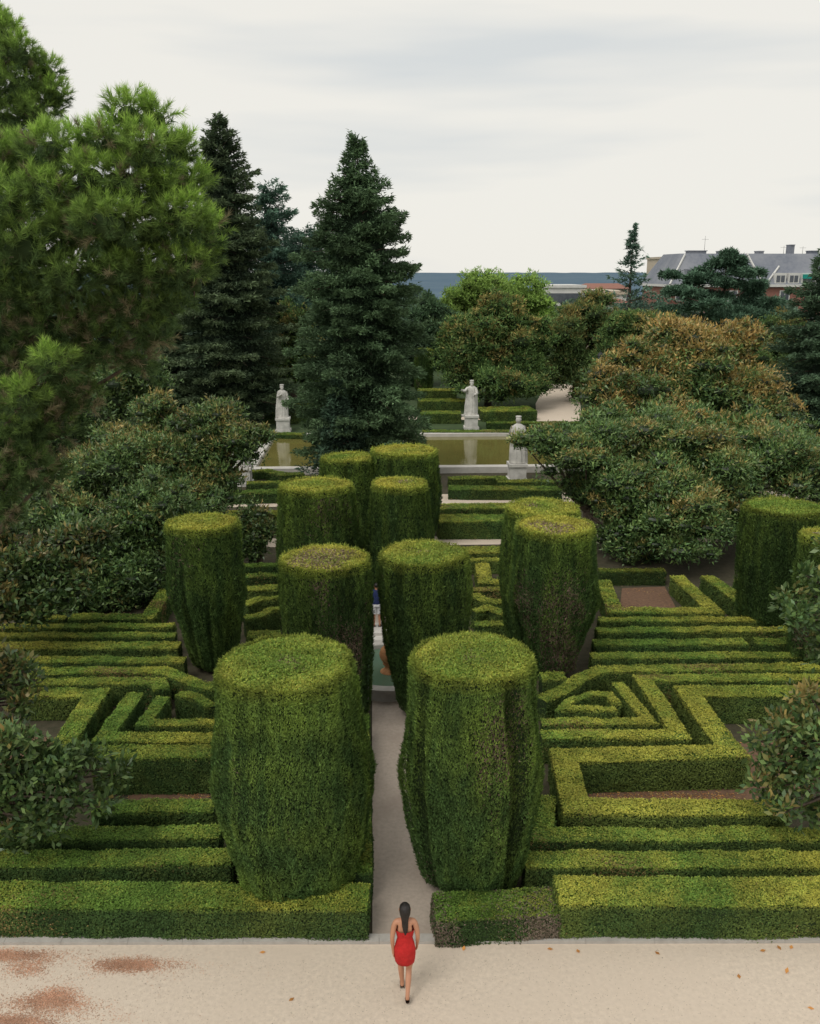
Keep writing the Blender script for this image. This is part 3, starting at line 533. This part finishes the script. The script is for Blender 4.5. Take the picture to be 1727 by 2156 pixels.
B('broadleaf_tree','dark tree low behind the left statue',[(560,790,50,46),(500,820,60,60),(380,830,70,60)],78,60,green=[(.045,.075,.04),(.058,.095,.045)],bfrac=0,btop=0,lum=.8,size=.75,**BG)
B('broadleaf_tree','green tree low behind the big magnolia at the right edge',[(1590,800,60,45),(1660,800,50,40),(1700,780,50,50)],60,61,bfrac=.1,btop=0,lum=.85,size=.75,**BG)
B('broadleaf_tree','dark tree hidden low behind the bronze green magnolia',[(1130,790,50,35),(1090,740,50,45)],84,62,bfrac=.1,btop=0,lum=.7,size=.75,**BG)
Ps=[];pcs=[];r0=np.random.RandomState(77)
for q in range(230):
    Y=r0.uniform(100,200); X=r0.uniform(-75,110)*Y/120; s=r0.uniform(1.6,2.9); zc=r0.uniform(2.6,4.6); n=280; d=norm(r0.normal(size=(n,3))+[0,-.2,.3]); P=np.array([X,Y,zc])+d*s*np.array([1,1,1.])*(1+.3*nz(d*3,1,q))[:,None]
    V,F=leaves(P,d+r0.normal(size=(n,3))*.6,d+r0.normal(size=(n,3))*.5,.8,.55); g=np.array([.06,.095,.065])*r0.uniform(.7,1.5); pcs.append((V,F,g*r0.uniform(.6,1.4,(n,1))))
    for v,f in sph((X,Y,zc-.6),np.array([s,s,s])*.8,10,7): pcs.append((v,f,g*.45))
    for v,f in [box(X-.2,X+.2,Y-.2,Y+.2,-.1,zc)]: pcs.append((v,f,(.05,.04,.03)))
tag(mk('distant_wood',pcs,M['leaf']),'distant band of mixed treetops below the horizon','wood',kind='stuff')
# ------------------------------------------------------------------ pine
def pine(label,base,D,lumps,seed,topz):
    r0=np.random.RandomState(seed); X,Y=base; th=thing('pine_tree',label,'pine tree',(X,Y,0),'near pines'); Ps=[];As=[];Cs=[];pcs=[];tb=[]
    tb.append(tube([(X,Y,-.1),(X+.15,Y,4),(X-.1,Y+.1,8),(X+.05,Y,topz)],[.3,.25,.2,.08],10))
    for (px,py,rp,dd,br) in lumps:
        c=W(px,py,D+dd); s=rp*mpp(c)*r0.uniform(.86,1.1); c=c+r0.normal(size=3)*[.03,.12,.03]; ns=int(112*(s/.47)**1.6)
        d=norm(r0.normal(size=(ns,3))+[0,-.4,.35]); sc_=c+d*s*np.array([1,1,.85])*r0.uniform(.55,.98,(ns,1))
        sd=norm(d*.85+np.array([.08,-.1,.5])+r0.normal(size=(ns,3))*.3)
        sunny=np.clip(.6*(d[:,2])+.32+(.4*(d@np.array([.3,-.5,.6])))+r0.normal(size=ns)*.13,0,1)*br  # sunlight put into needle colour, brighter on upper and camera-facing sides
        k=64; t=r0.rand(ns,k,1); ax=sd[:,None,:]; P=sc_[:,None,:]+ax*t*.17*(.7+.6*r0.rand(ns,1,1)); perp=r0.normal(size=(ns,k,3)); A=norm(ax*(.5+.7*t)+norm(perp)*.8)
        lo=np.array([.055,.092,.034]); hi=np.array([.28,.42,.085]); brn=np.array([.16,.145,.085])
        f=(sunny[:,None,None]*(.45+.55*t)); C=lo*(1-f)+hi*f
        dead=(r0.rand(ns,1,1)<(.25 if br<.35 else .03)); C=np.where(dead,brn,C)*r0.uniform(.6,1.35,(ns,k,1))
        Ps.append(P.reshape(-1,3));As.append(A.reshape(-1,3));Cs.append(C.reshape(-1,3))
        for V,F in sph(c+np.array([0,.05,-.05*s]),np.array([s,s,s*.85])*.58,12,8): pcs.append((V,F,np.array([.03,.05,.018]),0))
        zt=min(max(c[2]-1.6,2),topz-.3); mid=(np.array([X,Y,zt])+c)/2+[0,0,-.25]; tb.append(tube([(X,Y,zt),mid,c],[.09,.055,.02],6))
        for q in range(5):
            e=c+d[q]*s*.85; tb.append(tube([c,(c+e)/2+[0,0,-.05],e],[.02,.013,.006],4))
    P=np.concatenate(Ps);A=np.concatenate(As);C=np.concatenate(Cs);n=len(P)
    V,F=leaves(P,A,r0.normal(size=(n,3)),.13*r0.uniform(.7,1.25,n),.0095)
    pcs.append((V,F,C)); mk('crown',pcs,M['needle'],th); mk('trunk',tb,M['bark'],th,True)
b=W(-110,1200,15)
pine('large bright green pine with long needles filling the left side',(b[0],15.),13.8,[
(280,242,42,0,1),(335,252,40,0,1),(235,300,46,-.3,1),(305,315,54,-.3,1),(375,325,40,.2,1),(180,300,42,0,1),(120,320,54,-.2,.9),(50,340,60,0,.8),(-15,350,60,0,.8),
(395,390,46,.2,1),(340,400,54,0,.95),(265,385,60,-.4,.85),(190,380,55,-.5,.9),(100,410,64,-.5,.72),(20,440,70,-.4,.65),(430,490,38,.2,1),(385,470,54,0,.9),(310,480,60,-.2,.75),(230,470,64,-.5,.72),(140,490,64,-.6,.65),(50,530,70,-.5,.5),
(440,540,34,.2,1),(385,560,54,0,.75),(310,575,58,0,.6),(230,570,60,-.3,.5),(150,590,60,-.4,.4),(70,620,70,-.3,.36),(-5,600,70,-.3,.36),(415,600,34,.2,.7),(350,640,50,.2,.4),(270,650,55,0,.32),(190,670,58,0,.3),(110,700,62,0,.3),(20,710,72,0,.3),
(310,695,46,.2,.3),(220,740,56,.3,.3),(130,780,60,.1,.3),(30,800,76,0,.3),(120,770,42,-.6,.8),(60,840,52,-.4,.7),(20,900,60,-.2,.42),(90,900,56,.3,.3),(165,840,50,.4,.28),(-20,980,70,0,.25),(60,970,56,.3,.22),(280,760,44,.4,.25),(0,1050,60,.3,.2),(100,1000,40,.5,.2),(250,520,50,.4,.45),(180,440,50,.4,.5)],91,12.2)
b=W(-160,1200,19)
pine('second pine cut off by the upper left edge, above the large one',(b[0],19.),19,[(0,80,46,0,.8),(45,120,43,-.2,.85),(90,150,34,0,.95),(105,205,33,0,.85),(40,190,56,-.2,.7),(75,250,44,0,.6),(10,260,58,0,.5),(-30,140,60,0,.5),(20,320,50,.2,.4),(-20,50,30,0,.8)],92,15.5)
# ------------------------------------------------------------------ pond and far stonework
px0,px1,py0,py1=-6.3,34.,47.6,57.2
pcs=[]
t_=.6
for bx_ in (box(px0-t_,px1+t_,py0-t_,py0,-.02,.32),box(px0-t_,px1+t_,py1,py1+t_,-.02,.34),box(px0-t_,px0,py0,py1,-.02,.33),box(px1,px1+t_,py0,py1,-.02,.33)): pcs.append(bx_)
tag(mk('pond_rim',pcs,M['rim']),kind='structure')
gpoly('pond_water',[(px0-.01,py0-.01),(px1+.01,py0-.01),(px1+.01,py1+.01),(px0-.01,py1+.01)],M['pond'],.14,True)
fc=(.38,22.15,0)
tag(mk('fountain_basin',[(v,f) for v,f in loft([(fc[0],fc[1],z,r,r) for r,z in [(1.55,-.02),(1.55,.22),(1.62,.24),(1.62,.33),(1.34,.33),(1.32,.31),(1.32,.05)]],48,caps=False)],M['kerb'],smooth=False),'low round stone fountain basin between the clipped cypresses','fountain basin')
a=np.arange(48)*2*math.pi/48
tag(mk('basin_water',[(np.concatenate([np.column_stack([fc[0]+1.33*np.cos(a),fc[1]+1.33*np.sin(a),np.full(48,.2)]),[[fc[0],fc[1],.2]]]),np.column_stack([np.arange(48),(np.arange(48)+1)%48,np.full(48,48)]))],M['basin']),kind='structure')
u=thing('fountain_finial','small terracotta ball ornament on a foot in the middle of the fountain','ornament',(fc[0]-.02,fc[1]-.2,.1))
fx=fc[0]-.02
mk('foot',[(v,f) for v,f in lathe((fx,fc[1]-.2,.1),[(.24,0),(.24,.12),(.2,.14),(.13,.2),(.11,.26),(.17,.32),(.17,.36)])],M['terracotta'],u,True)
mk('globe',[(v,f) for v,f in lathe((fx,fc[1]-.2,.46),[(.13,0),(.2,.06),(.25,.16),(.26,.26),(.22,.38),(.13,.48),(.06,.52),(.07,.57),(.04,.62)])],M['terracotta'],u,True)
pcs=[box(-.15,1.05,23.85+i*.32,24.17+i*.32,-.01,.08+i*.075) for i in range(3)]+[box(-.15,1.05,24.83,25.3,-.01,.228)]
st=mk('stone_steps',pcs,M['rim']); tag(st,kind='structure')
# ------------------------------------------------------------------ figures
def skin_mesh(verts,edges,radii,root=0,sub=2):
    me=bpy.data.meshes.new('tmp'); me.from_pydata([tuple(v) for v in verts],edges,[]); ob=bpy.data.objects.new('tmp',me); COL.objects.link(ob)
    ob.modifiers.new('s','SKIN'); 
    for i,r in enumerate(radii): me.skin_vertices[0].data[i].radius=r if isinstance(r,tuple) else (r,r); me.skin_vertices[0].data[i].use_root=(i==root)
    sd=ob.modifiers.new('d','SUBSURF'); sd.levels=sub; sd.render_levels=sub
    dg=bpy.context.evaluated_depsgraph_get(); ev=ob.evaluated_get(dg); m2=ev.to_mesh()
    V=np.array([v.co[:] for v in m2.vertices]); q=np.array([tuple(p.vertices) for p in m2.polygons if len(p.vertices)==4]); ev.to_mesh_clear()
    bpy.data.objects.remove(ob); return V,q
def person_body(legs,arms):
    v=[(0,0,.90),(0,0,1.03),(0,.01,1.17),(0,0,1.29),(0,-.005,1.385),(0,.01,1.45),(0,.02,1.52),(0,.012,1.585),(0,.108,1.50)]
    r=[(.135,.105),(.105,.08),(.125,.09),(.11,.072),.045,.066,(.076,.09),.06,.012]; e=[(0,1),(1,2),(2,3),(3,4),(4,5),(5,6),(6,7),(6,8)]
    def add(p,rr,par): v.append(p); r.append(rr); e.append((par,len(v)-1)); return len(v)-1
    for s in (-1,1):
        sh=add((s*.14,0,1.325),.05,3); el,wr=arms[s]
        m=add(tuple((np.array((s*.16,0,1.31))+el)/2),.043,sh); k=add(el,.034,m); f=add(tuple((np.array(el)*.6+np.array(wr)*.4)),.034,k); w_=add(wr,.022,f)
        dn=norm(np.array(wr)-np.array(el)); pm=np.array(wr)+dn*.055; pa=add(tuple(pm),(.03,.018),w_)
        for i,l in enumerate((.062,.075,.07,.055)):
            b0=pm+dn*.03+np.array([0,(1.5-i)*.019,0]); a1=add(tuple(b0),.009,pa); a2=add(tuple(b0+dn*l*.5+[-s*.004,0,0]),.0085,a1); add(tuple(b0+dn*l+[-s*.018,.004,0]),.007,a2)
        t1=add(tuple(pm+np.array([-s*.008,.035,0])),.011,pa); add(tuple(pm+dn*.04+np.array([-s*.014,.055,0])),.009,t1)
        hp=add((s*.08,0,.84),.088,0); kn,an,toe=legs[s]; kn=np.array(kn);an=np.array(an)
        m=add(tuple((np.array((s*.085,0,.84))+kn)/2),.076,hp); k=add(tuple(kn),.048,m); c=add(tuple(kn*.65+an*.35+[0,-.012,0]),.05,k); q=add(tuple(an),.029,c); add(tuple(an+[0,-.03,-.035]),.026,q); b_=add(tuple(an*.35+np.array(toe)*.65+[0,0,.008]),(.034,.022),q); add(toe,(.028,.014),b_)
    return skin_mesh(v,e,r,0,2)
def place(V,loc,s,rz=0):
    c,s_=math.cos(rz),math.sin(rz); V=np.asarray(V)*s; return np.column_stack([V[:,0]*c-V[:,1]*s_,V[:,0]*s_+V[:,1]*c,V[:,2]])+loc
def face(th,loc,s,rz=0):
    for q in (-1,1): mk('eye',[(place(v,loc,s,rz),f) for v,f in ball((q*.03,.098,1.535),(.012,.008,.008),10,6)],M['eye'],th,True)
    for q in (-1,1): mk('ear',[(place(v,loc,s,rz),f) for v,f in ball((q*.078,.01,1.515),(.012,.02,.032),10,6)],M['skin'],th,True)
    mk('mouth',[(place(v,loc,s,rz),f) for v,f in ball((0,.092,1.46),(.024,.01,.008),10,6)],M['lip'],th,True)
wl=G(853,2096); loc=np.array([wl[0],wl[1],0.]); s=.985
wm=thing('person','person in a short strapless red dress with long black hair, walking away on the gravel','person',loc)
legs={-1:((-.062,.15,.48),(-.035,.16,.075),(-.04,.30,.022)),1:((.06,.05,.46),(.03,-.17,.13),(.03,-.07,.024))}
arms={-1:((-.19,-.05,1.07),(-.178,-.02,.85)),1:((.19,-.02,1.07),(.186,.07,.86))}
V,F=person_body(legs,arms); mk('body',[(place(V,loc,s),F)],M['skin'],wm,True)
dr=[(0,.0,1.20,.138,.104),(0,.005,1.18,.138,.106),(0,.005,1.12,.128,.102),(0,0,1.05,.112,.09),(0,-.01,.97,.136,.113),(0,-.02,.88,.158,.133),(0,-.005,.78,.160,.138),(0,.01,.68,.152,.136),(0,.012,.63,.145,.134),(0,.012,.628,.135,.124)]
mk('dress',[(place(v,loc,s),f) for v,f in loft(dr,40,.018,7,caps=False)],M['red'],wm,True)
hr=[(0,-.01,1.62,.02,.025),(0,-.008,1.612,.055,.065),(0,-.012,1.585,.077,.085),(0,-.028,1.54,.081,.084),(0,-.045,1.48,.073,.072),(0,-.054,1.42,.056,.05),(0,-.066,1.36,.047,.038),(0,-.078,1.30,.043,.03),(.004,-.086,1.25,.037,.026),(.006,-.09,1.20,.027,.02),(.005,-.092,1.17,.016,.013),(0,-.092,1.15,.006,.006)]
mk('hair',[(place(v,loc,s),f) for v,f in loft(hr,40,.04,11)],M['hair'],wm,True)
face(wm,loc,s)
for q in (-1,1):
    an=np.array(legs[q][1]);to=np.array(legs[q][2]); mk('sandal',[tube([place(np.array([p]),loc,s)[0] for p in (an*1.0+[0,-.03,-.058],an*.4+to*.6+[0,0,-.012],to+[0,.02,-.008])],[.03,.036,.022],8)],M['shoe'],wm,True)
ml=G(794,1334,.23); loc=np.array([ml[0],25.0,.228]); s=.84
mn=thing('person','person in a navy shirt and white shorts standing beyond the fountain between the cypresses','person',loc)
legs={-1:((-.09,.02,.47),(-.10,-.01,.075),(-.12,.12,.022)),1:((.09,.02,.47),(.10,-.01,.075),(.12,.12,.022))}
arms={-1:((-.235,-.02,1.08),(-.20,.09,.88)),1:((.235,-.02,1.08),(.2,.09,.88))}
V,F=person_body(legs,arms); mk('body',[(place(V,loc,s),F)],M['skin'],mn,True)
mk('shirt',[(place(v,loc,s),f) for v,f in loft([(0,0,1.40,.06,.055),(0,0,1.37,.15,.075),(0,0,1.31,.195,.105),(0,0,1.2,.178,.125),(0,0,1.05,.165,.12),(0,0,.9,.17,.13),(0,0,.86,.17,.13)],32,.012,7,caps=False)]+[(place(v,loc,s),f) for q in (-1,1) for v,f in [tube([(q*.15,0,1.34),(q*.195,-.01,1.22),(q*.225,-.02,1.12)],[.062,.062,.06],12)]],M['blue'],mn,True)
mk('shorts',[(place(v,loc,s),f) for v,f in loft([(0,0,.92,.15,.12),(0,0,.86,.175,.135),(0,0,.80,.18,.14)],32,.01,7)]+[(place(v,loc,s),f) for q in (-1,1) for v,f in [tube([(q*.085,0,.84),(q*.09,.01,.65),(q*.09,.01,.5)],[.098,.095,.09],14)]],M['whitecloth'],mn,True)
mk('hair',[(place(v,loc,s),f) for v,f in ball((0,-.012,1.555),(.088,.098,.085),16,10)],M['hair'],mn,True)
face(mn,loc,s)
for q in (-1,1):
    an=np.array(legs[q][1]);to=np.array(legs[q][2]); mk('shoe',[tube([place(np.array([p]),loc,s)[0] for p in (an+[0,-.04,-.035],an*.4+to*.6+[0,0,.0],to+[0,.02,0])],[.045,.048,.03],8)],M['shoe'],mn,True)
def statue(label,px,py,ht,pose,seed,rz=0):
    g=G(px,py); X,Y=g[0],g[1]; th=thing('stone_statue',label,'statue',(X,Y,0),'white stone statues by the pond'); ph=.95; fs=(ht-ph)/1.78
    b=[box(X-.5,X+.5,Y-.5,Y+.5,-.02,.16),box(X-.42,X+.42,Y-.42,Y+.42,.16,.8),box(X-.48,X+.48,Y-.48,Y+.48,.8,.95)]
    mk('pedestal',b,M['stone'],th)
    loc=np.array([X,Y,ph]); pc=[]
    robe=[(0,0,0,.27,.24),(0,0,.06,.28,.25),(.01,0,.35,.25,.21),(.02,0,.7,.215,.18),(.02,0,.95,.2,.165),(.01,0,1.08,.185,.15),(0,0,1.25,.215,.15),(0,0,1.38,.225,.14),(0,0,1.45,.16,.11),(0,0,1.5,.07,.07),(0,0,1.54,.06,.06)]
    pc+=loft(robe,56,.055,9,seed)
    cloak=[(-.03,.1,0.02,.34,.18),(-.02,.1,.4,.33,.18),(0,.09,.9,.29,.15),(0,.07,1.25,.26,.13),(0,.05,1.42,.2,.12),(0,.04,1.49,.1,.08)]
    pc+=loft(cloak,48,.08,11,seed+4)
    pc+=ball((0,-.02,1.63),(.088,.1,.125),20,14); pc+=ball((0,-.11,1.615),(.014,.03,.02),8,6); pc+=ball((0,-.07,1.55),(.065,.06,.07),12,8); pc+=ball((0,.03,1.64),(.11,.1,.13),14,10)
    pc+=loft([(0,0,1.70,.095,.1),(0,0,1.74,.1,.105),(0,0,1.78,.112,.115),(0,0,1.775,.09,.095),(0,0,1.72,.085,.09)],20,.04,8,caps=False)
    for s_,pts in pose.items():
        pc.append(tube([(s_*.19,0,1.38)]+[tuple(p) for p in pts],[.085,.075,.065,.04,.03][:len(pts)+1],12)); e=pts[-1]; pc+=ball(e,(.04,.04,.045),10,7)
        d=norm(np.array(pts[-1])-np.array(pts[-2]))
        for i in range(4): pc.append(tube([np.array(e)+[(i-1.5)*.018,0,0],np.array(e)+d*.07+[(i-1.5)*.022,-.01,-.01]],[.012,.009],6))
    pc=[(place(v,loc,fs,rz),f) for v,f in pc]; mk('figure',pc,M['stone'],th,True)
statue('white stone statue with one arm held out, on a pedestal beyond the pond',992,902,3.3,{-1:[(-.36,-.1,1.22),(-.5,-.28,1.3)],1:[(.28,-.08,1.12),(.12,-.22,1.05)]},3,-.1)
statue('white stone robed statue left of the big fir, beyond the pond',597,908,3.15,{-1:[(-.27,-.12,1.15),(-.08,-.25,1.28)],1:[(.27,-.02,1.1),(.27,-.14,.86)]},5,.3)
statue('white stone statue seen from behind, partly covered by the right magnolia',1088,1012,3.35,{-1:[(-.27,-.08,1.12),(-.12,-.2,1.0)],1:[(.27,-.08,1.12),(.12,-.2,1.05)]},8,3.1)
statue('white stone statue mostly hidden by the left magnolia in front of the pond',512,1020,3.2,{-1:[(-.27,-.08,1.12),(-.12,-.2,1.0)],1:[(.27,-.08,1.12),(.2,-.1,.86)]},9,3.0)
g=G(630,880); tag(mk('stone_bench',[box(g[0]-1.2,g[0]+.5,g[1]-.25,g[1]+.25,.38,.5),box(g[0]-1.05,g[0]-.85,g[1]-.2,g[1]+.2,-.01,.38),box(g[0]+.15,g[0]+.35,g[1]-.2,g[1]+.2,-.01,.38)],M['rim']),'pale stone bench right of the left statue beyond the pond','bench')
g=G(950,888); tag(mk('stone_bench',[box(g[0]-1.5,g[0]+.9,g[1]-.25,g[1]+.25,.38,.5),box(g[0]-1.3,g[0]-1.1,g[1]-.2,g[1]+.2,-.01,.38),box(g[0]+.5,g[0]+.7,g[1]-.2,g[1]+.2,-.01,.38)],M['rim']),'pale stone bench left of the pointing statue beyond the pond','bench')
g=W(1263,775,64); X,Y=g[0],64; lp=thing('street_lamp','dark lantern post rising above the brown magnolia on the right','street lamp',(X,Y,0)); zt=W(1263,738,64)[2]
mk('post',[(v,f) for v,f in lathe((X,Y,0),[(.16,0),(.14,.3),(.07,.5),(.05,2),(.045,zt-.9),(.08,zt-.85),(.03,zt-.75)],12)],M['iron'],lp,True)
mk('lantern',[(v,f) for v,f in lathe((X,Y,zt-.78),[(.1,0),(.2,.42),(.23,.44),(.12,.6),(.04,.66),(.02,.78)],6)],M['glass'],lp)
mk('lantern_cap',[(v,f) for v,f in lathe((X,Y,zt-.36),[(.26,0),(.14,.18),(.04,.26),(.015,.4)],8)],M['iron'],lp)
g=G(1632,862); tag(mk('fountain_basin',[(v,f) for v,f in lathe((g[0],g[1],0),[(.5,0),(.5,.15),(.2,.25),(.15,.7),(.5,.95),(.9,1.1),(.88,1.15),(.2,1.1),(.12,1.5),(.2,1.6),(.05,1.8)],24)],M['rim']),'small pale stone fountain far off at the right behind the magnolia','fountain')
# ------------------------------------------------------------------ buildings
YB=132.
x0,x1=W(1405,600,YB)[0],W(1900,600,YB)[0]; ze=W(1600,604,YB)[2]; zr=W(1600,533,YB)[2]
bd=thing('apartment_building','brick building with a blue grey slate mansard roof and white dormers at the right skyline','building',((x0+x1)/2,YB,0))
mk('wall',[box(x0+.6,x1-.6,YB,YB+14,-.5,ze)],M['brick'],bd)
mk('cornice',[box(x0+.2,x1-.2,YB-.5,YB+14.4,ze,ze+.35)],M['white'],bd)
V=np.array([(x0+.2,YB-.4,ze+.35),(x1-.2,YB-.4,ze+.35),(x1-.2,YB+14.2,ze+.35),(x0+.2,YB+14.2,ze+.35),(x0+2.6,YB+3.2,zr),(x1-3,YB+3.2,zr),(x1-3,YB+11,zr),(x0+2.6,YB+11,zr)])
rf=mk('roof',[(V,np.array([(0,1,5,4),(1,2,6,5),(2,3,7,6),(3,0,4,7),(4,5,6,7)]))],M['slate'],bd)
def roofpt(px,py,e=0): 
    r=ray(px,py); n=np.cross(V[1]-V[0],V[4]-V[0]); t=np.dot(V[0]-[0,0,HC],n)/np.dot(r,n); return np.array([0,0,HC])+r*t+[0,-e,e]
for pa,pb in (((1410,600),(1442,537)),((1607,600),(1572,535)),((1612,600),(1640,562))):
    mk('roof_parapet',[tube([roofpt(*pa,.1),roofpt(*pb,.1)],[.14,.14],4)],M['white'],rf)
for px in (1450,1488,1526,1562):
    q=roofpt(px,577); d=mk('dormer',[box(q[0]-.55,q[0]+.55,q[1]-.5,q[1]+2,q[2]-.6,q[2]+.7)],M['slate'],bd); mk('pane',[box(q[0]-.4,q[0]+.4,q[1]-.53,q[1]-.48,q[2]-.45,q[2]+.5)],M['glass'],d)
for px in (1640,1668,1696,1724):
    q=roofpt(px,586); d=mk('dormer',[box(q[0]-.8,q[0]+.8,q[1]-.6,q[1]+2.2,q[2]-.7,q[2]+.75)],M['white'],bd)
    mk('pane',[box(q[0]-.6,q[0]-.06,q[1]-.63,q[1]-.58,q[2]-.55,q[2]+.4)],M['glass'],d); mk('pane',[box(q[0]+.06,q[0]+.6,q[1]-.63,q[1]-.58,q[2]-.55,q[2]+.4)],M['glass'],d)
q=roofpt(1697,585); mk('awning',[box(q[0]-.8,q[0]+.8,q[1]-1.1,q[1]-.64,q[2]-.1,q[2]+.5)],M['teal'],bd)
for px,py,w_,h_ in ((1466,540,1.3,.35),(1665,530,.3,1.2),(1520,532,.5,.3),(1600,531,.4,.3),(1712,532,.6,.35)):
    q=W(px,py,YB+5); mk('chimney',[box(q[0]-w_,q[0]+w_,YB+4.5,YB+6,zr-.3,zr+h_),box(q[0]-w_*1.1,q[0]+w_*1.1,YB+4.4,YB+6.1,zr+h_,zr+h_+.12)],M['slate'],rf)
for px,hh_ in ((1483,2.6),(1540,1.),(1650,1.2),(1690,1.1)):
    q=W(px,530,YB+6); mk('antenna',[tube([(q[0],YB+6,zr),(q[0],YB+6,zr+hh_)],[.03,.015],4),tube([(q[0]-.5,YB+6,zr+hh_*.8),(q[0]+.5,YB+6,zr+hh_*.8)],[.015,.015],4)],M['iron'],rf)
z=ze-2.0; k=0
while z>-.5:
    for i in range(9):
        xx=x0+2+i*(x1-x0-4)/8; fr=mk('window',[box(xx-.75,xx+.75,YB-.12,YB-.003,z,z+1.5)],M['white'],bd); mk('pane',[box(xx-.6,xx-.05,YB-.15,YB-.125,z+.12,z+1.38)],M['glass'],fr); mk('pane',[box(xx+.05,xx+.6,YB-.15,YB-.125,z+.12,z+1.38)],M['glass'],fr)
    z-=3.1; k+=1
    if k>1: break
def house(label,pxa,pxb,pyt,Y,m,roofm,nw,dy=10,pitch=0):
    a=W(pxa,pyt,Y);b_=W(pxb,pyt,Y); th=thing('town_house',label,'building',((a[0]+b_[0])/2,Y,0),'pale town buildings at the skyline'); zt=a[2]
    mk('wall',[box(a[0],b_[0],Y,Y+dy,-.5,zt)],m,th)
    if pitch: 
        mid=Y+dy/2; V=np.array([(a[0]-.3,Y-.3,zt+.02),(b_[0]+.3,Y-.3,zt+.02),(b_[0]+.3,Y+dy+.3,zt+.02),(a[0]-.3,Y+dy+.3,zt+.02),(a[0]+.5,mid,zt+pitch),(b_[0]-.5,mid,zt+pitch)]); pc=[(V,np.array([(0,1,5,4),(2,3,4,5)])),(V,np.array([(1,2,5),(3,0,4)]))]
    else: pc=[box(a[0]-.2,b_[0]+.2,Y-.2,Y+dy+.2,zt,zt+.4)]
    mk('roof',pc,roofm,th)
    for fl in range(2):
        for i in range(nw):
            xx=a[0]+(i+.5)*(b_[0]-a[0])/nw; mk('window',[box(xx-.5,xx+.5,Y-.06,Y+.05,zt-2.2-3*fl,zt-.8-3*fl)],M['glass'],th)
house('low white flat roofed building left of the slender cedar',1150,1232,606,140,M['white'],M['white'],6)
house('beige building just left of the slender cedar',1240,1325,608,150,M['beige'],M['redroof'],6,pitch=.8)
house('small beige tower block behind the slate roof, at its left end',1396,1432,545,175,M['beige'],M['beige'],3)
house('small pale building under the slender cedar',1268,1320,620,104,M['white'],M['beige'],4)
house('red roofed house low beside the slender cedar',1252,1325,638,98,M['beige'],M['redroof'],4,dy=5,pitch=.4)
# ------------------------------------------------------------------ hills
def ridge(name,Y,x0,x1,z0,amp,seed,zb=-3):
    n=260; x=np.linspace(x0,x1,n); P=np.column_stack([x,np.full(n,Y),np.zeros(n)]); z=z0+amp*nz(P,8./(x1-x0)*3,seed)+amp*.25*nz(P,120./(x1-x0),seed+2)+amp*.12*np.random.RandomState(seed).normal(size=n)
    V=np.concatenate([np.column_stack([x,np.full(n,Y-Y*.25),np.full(n,zb)]),np.column_stack([x,np.full(n,Y*1.),z]),np.column_stack([x,np.full(n,Y*1.3),np.full(n,zb)])]); j=np.arange(n-1)
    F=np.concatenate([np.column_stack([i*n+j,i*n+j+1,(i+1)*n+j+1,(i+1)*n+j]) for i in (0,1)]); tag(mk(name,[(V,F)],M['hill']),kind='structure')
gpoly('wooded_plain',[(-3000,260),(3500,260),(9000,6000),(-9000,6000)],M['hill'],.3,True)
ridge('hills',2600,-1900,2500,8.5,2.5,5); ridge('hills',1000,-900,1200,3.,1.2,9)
# ------------------------------------------------------------------ world and sun
wd=bpy.data.worlds.new('World'); sc.world=wd; wd.use_nodes=True; nt=wd.node_tree; nt.nodes.clear(); N=nt.nodes.new; L=nt.links.new
out=N('ShaderNodeOutputWorld'); bg=N('ShaderNodeBackground'); L(bg.outputs[0],out.inputs[0])
sky=N('ShaderNodeTexSky'); sky.sky_type='NISHITA'; sky.sun_disc=False; sky.sun_elevation=R(55); sky.sun_rotation=R(220)
tc=N('ShaderNodeTexCoord'); mp=N('ShaderNodeMapping'); mp.inputs['Scale'].default_value=(.9,.6,7.5); mp.inputs['Rotation'].default_value=(0,R(2),0); L(tc.outputs['Generated'],mp.inputs[0])
n1=N('ShaderNodeTexNoise'); n1.inputs['Scale'].default_value=1.7; n1.inputs['Detail'].default_value=4; n1.inputs['Roughness'].default_value=.45; L(mp.outputs[0],n1.inputs['Vector'])
rp=N('ShaderNodeValToRGB'); e=rp.color_ramp.elements; e[0].position=.35; e[0].color=(.70,.725,.725,1); e[1].position=.52; e[1].color=(.88,.86,.80,1); L(n1.outputs[0],rp.inputs[0])
vm=N('ShaderNodeVectorMath'); vm.operation='SCALE'; vm.inputs['Scale'].default_value=.1; L(sky.outputs[0],vm.inputs[0])
mx=N('ShaderNodeMix'); mx.data_type='RGBA'; mx.inputs[0].default_value=.96; L(vm.outputs[0],mx.inputs[6]); L(rp.outputs[0],mx.inputs[7]); L(mx.outputs[2],bg.inputs[0]); bg.inputs[1].default_value=1.
sl=bpy.data.lights.new('sun','SUN'); sl.energy=1.4; sl.angle=R(26); sl.color=(1,.96,.88); so=bpy.data.objects.new('sun',sl); COL.objects.link(so); so.rotation_euler=(R(35),0,R(-40)); so.location=(0,0,30)
print('FACES',sum(len(o.data.polygons) for o in COL.objects if o.type=='MESH'))
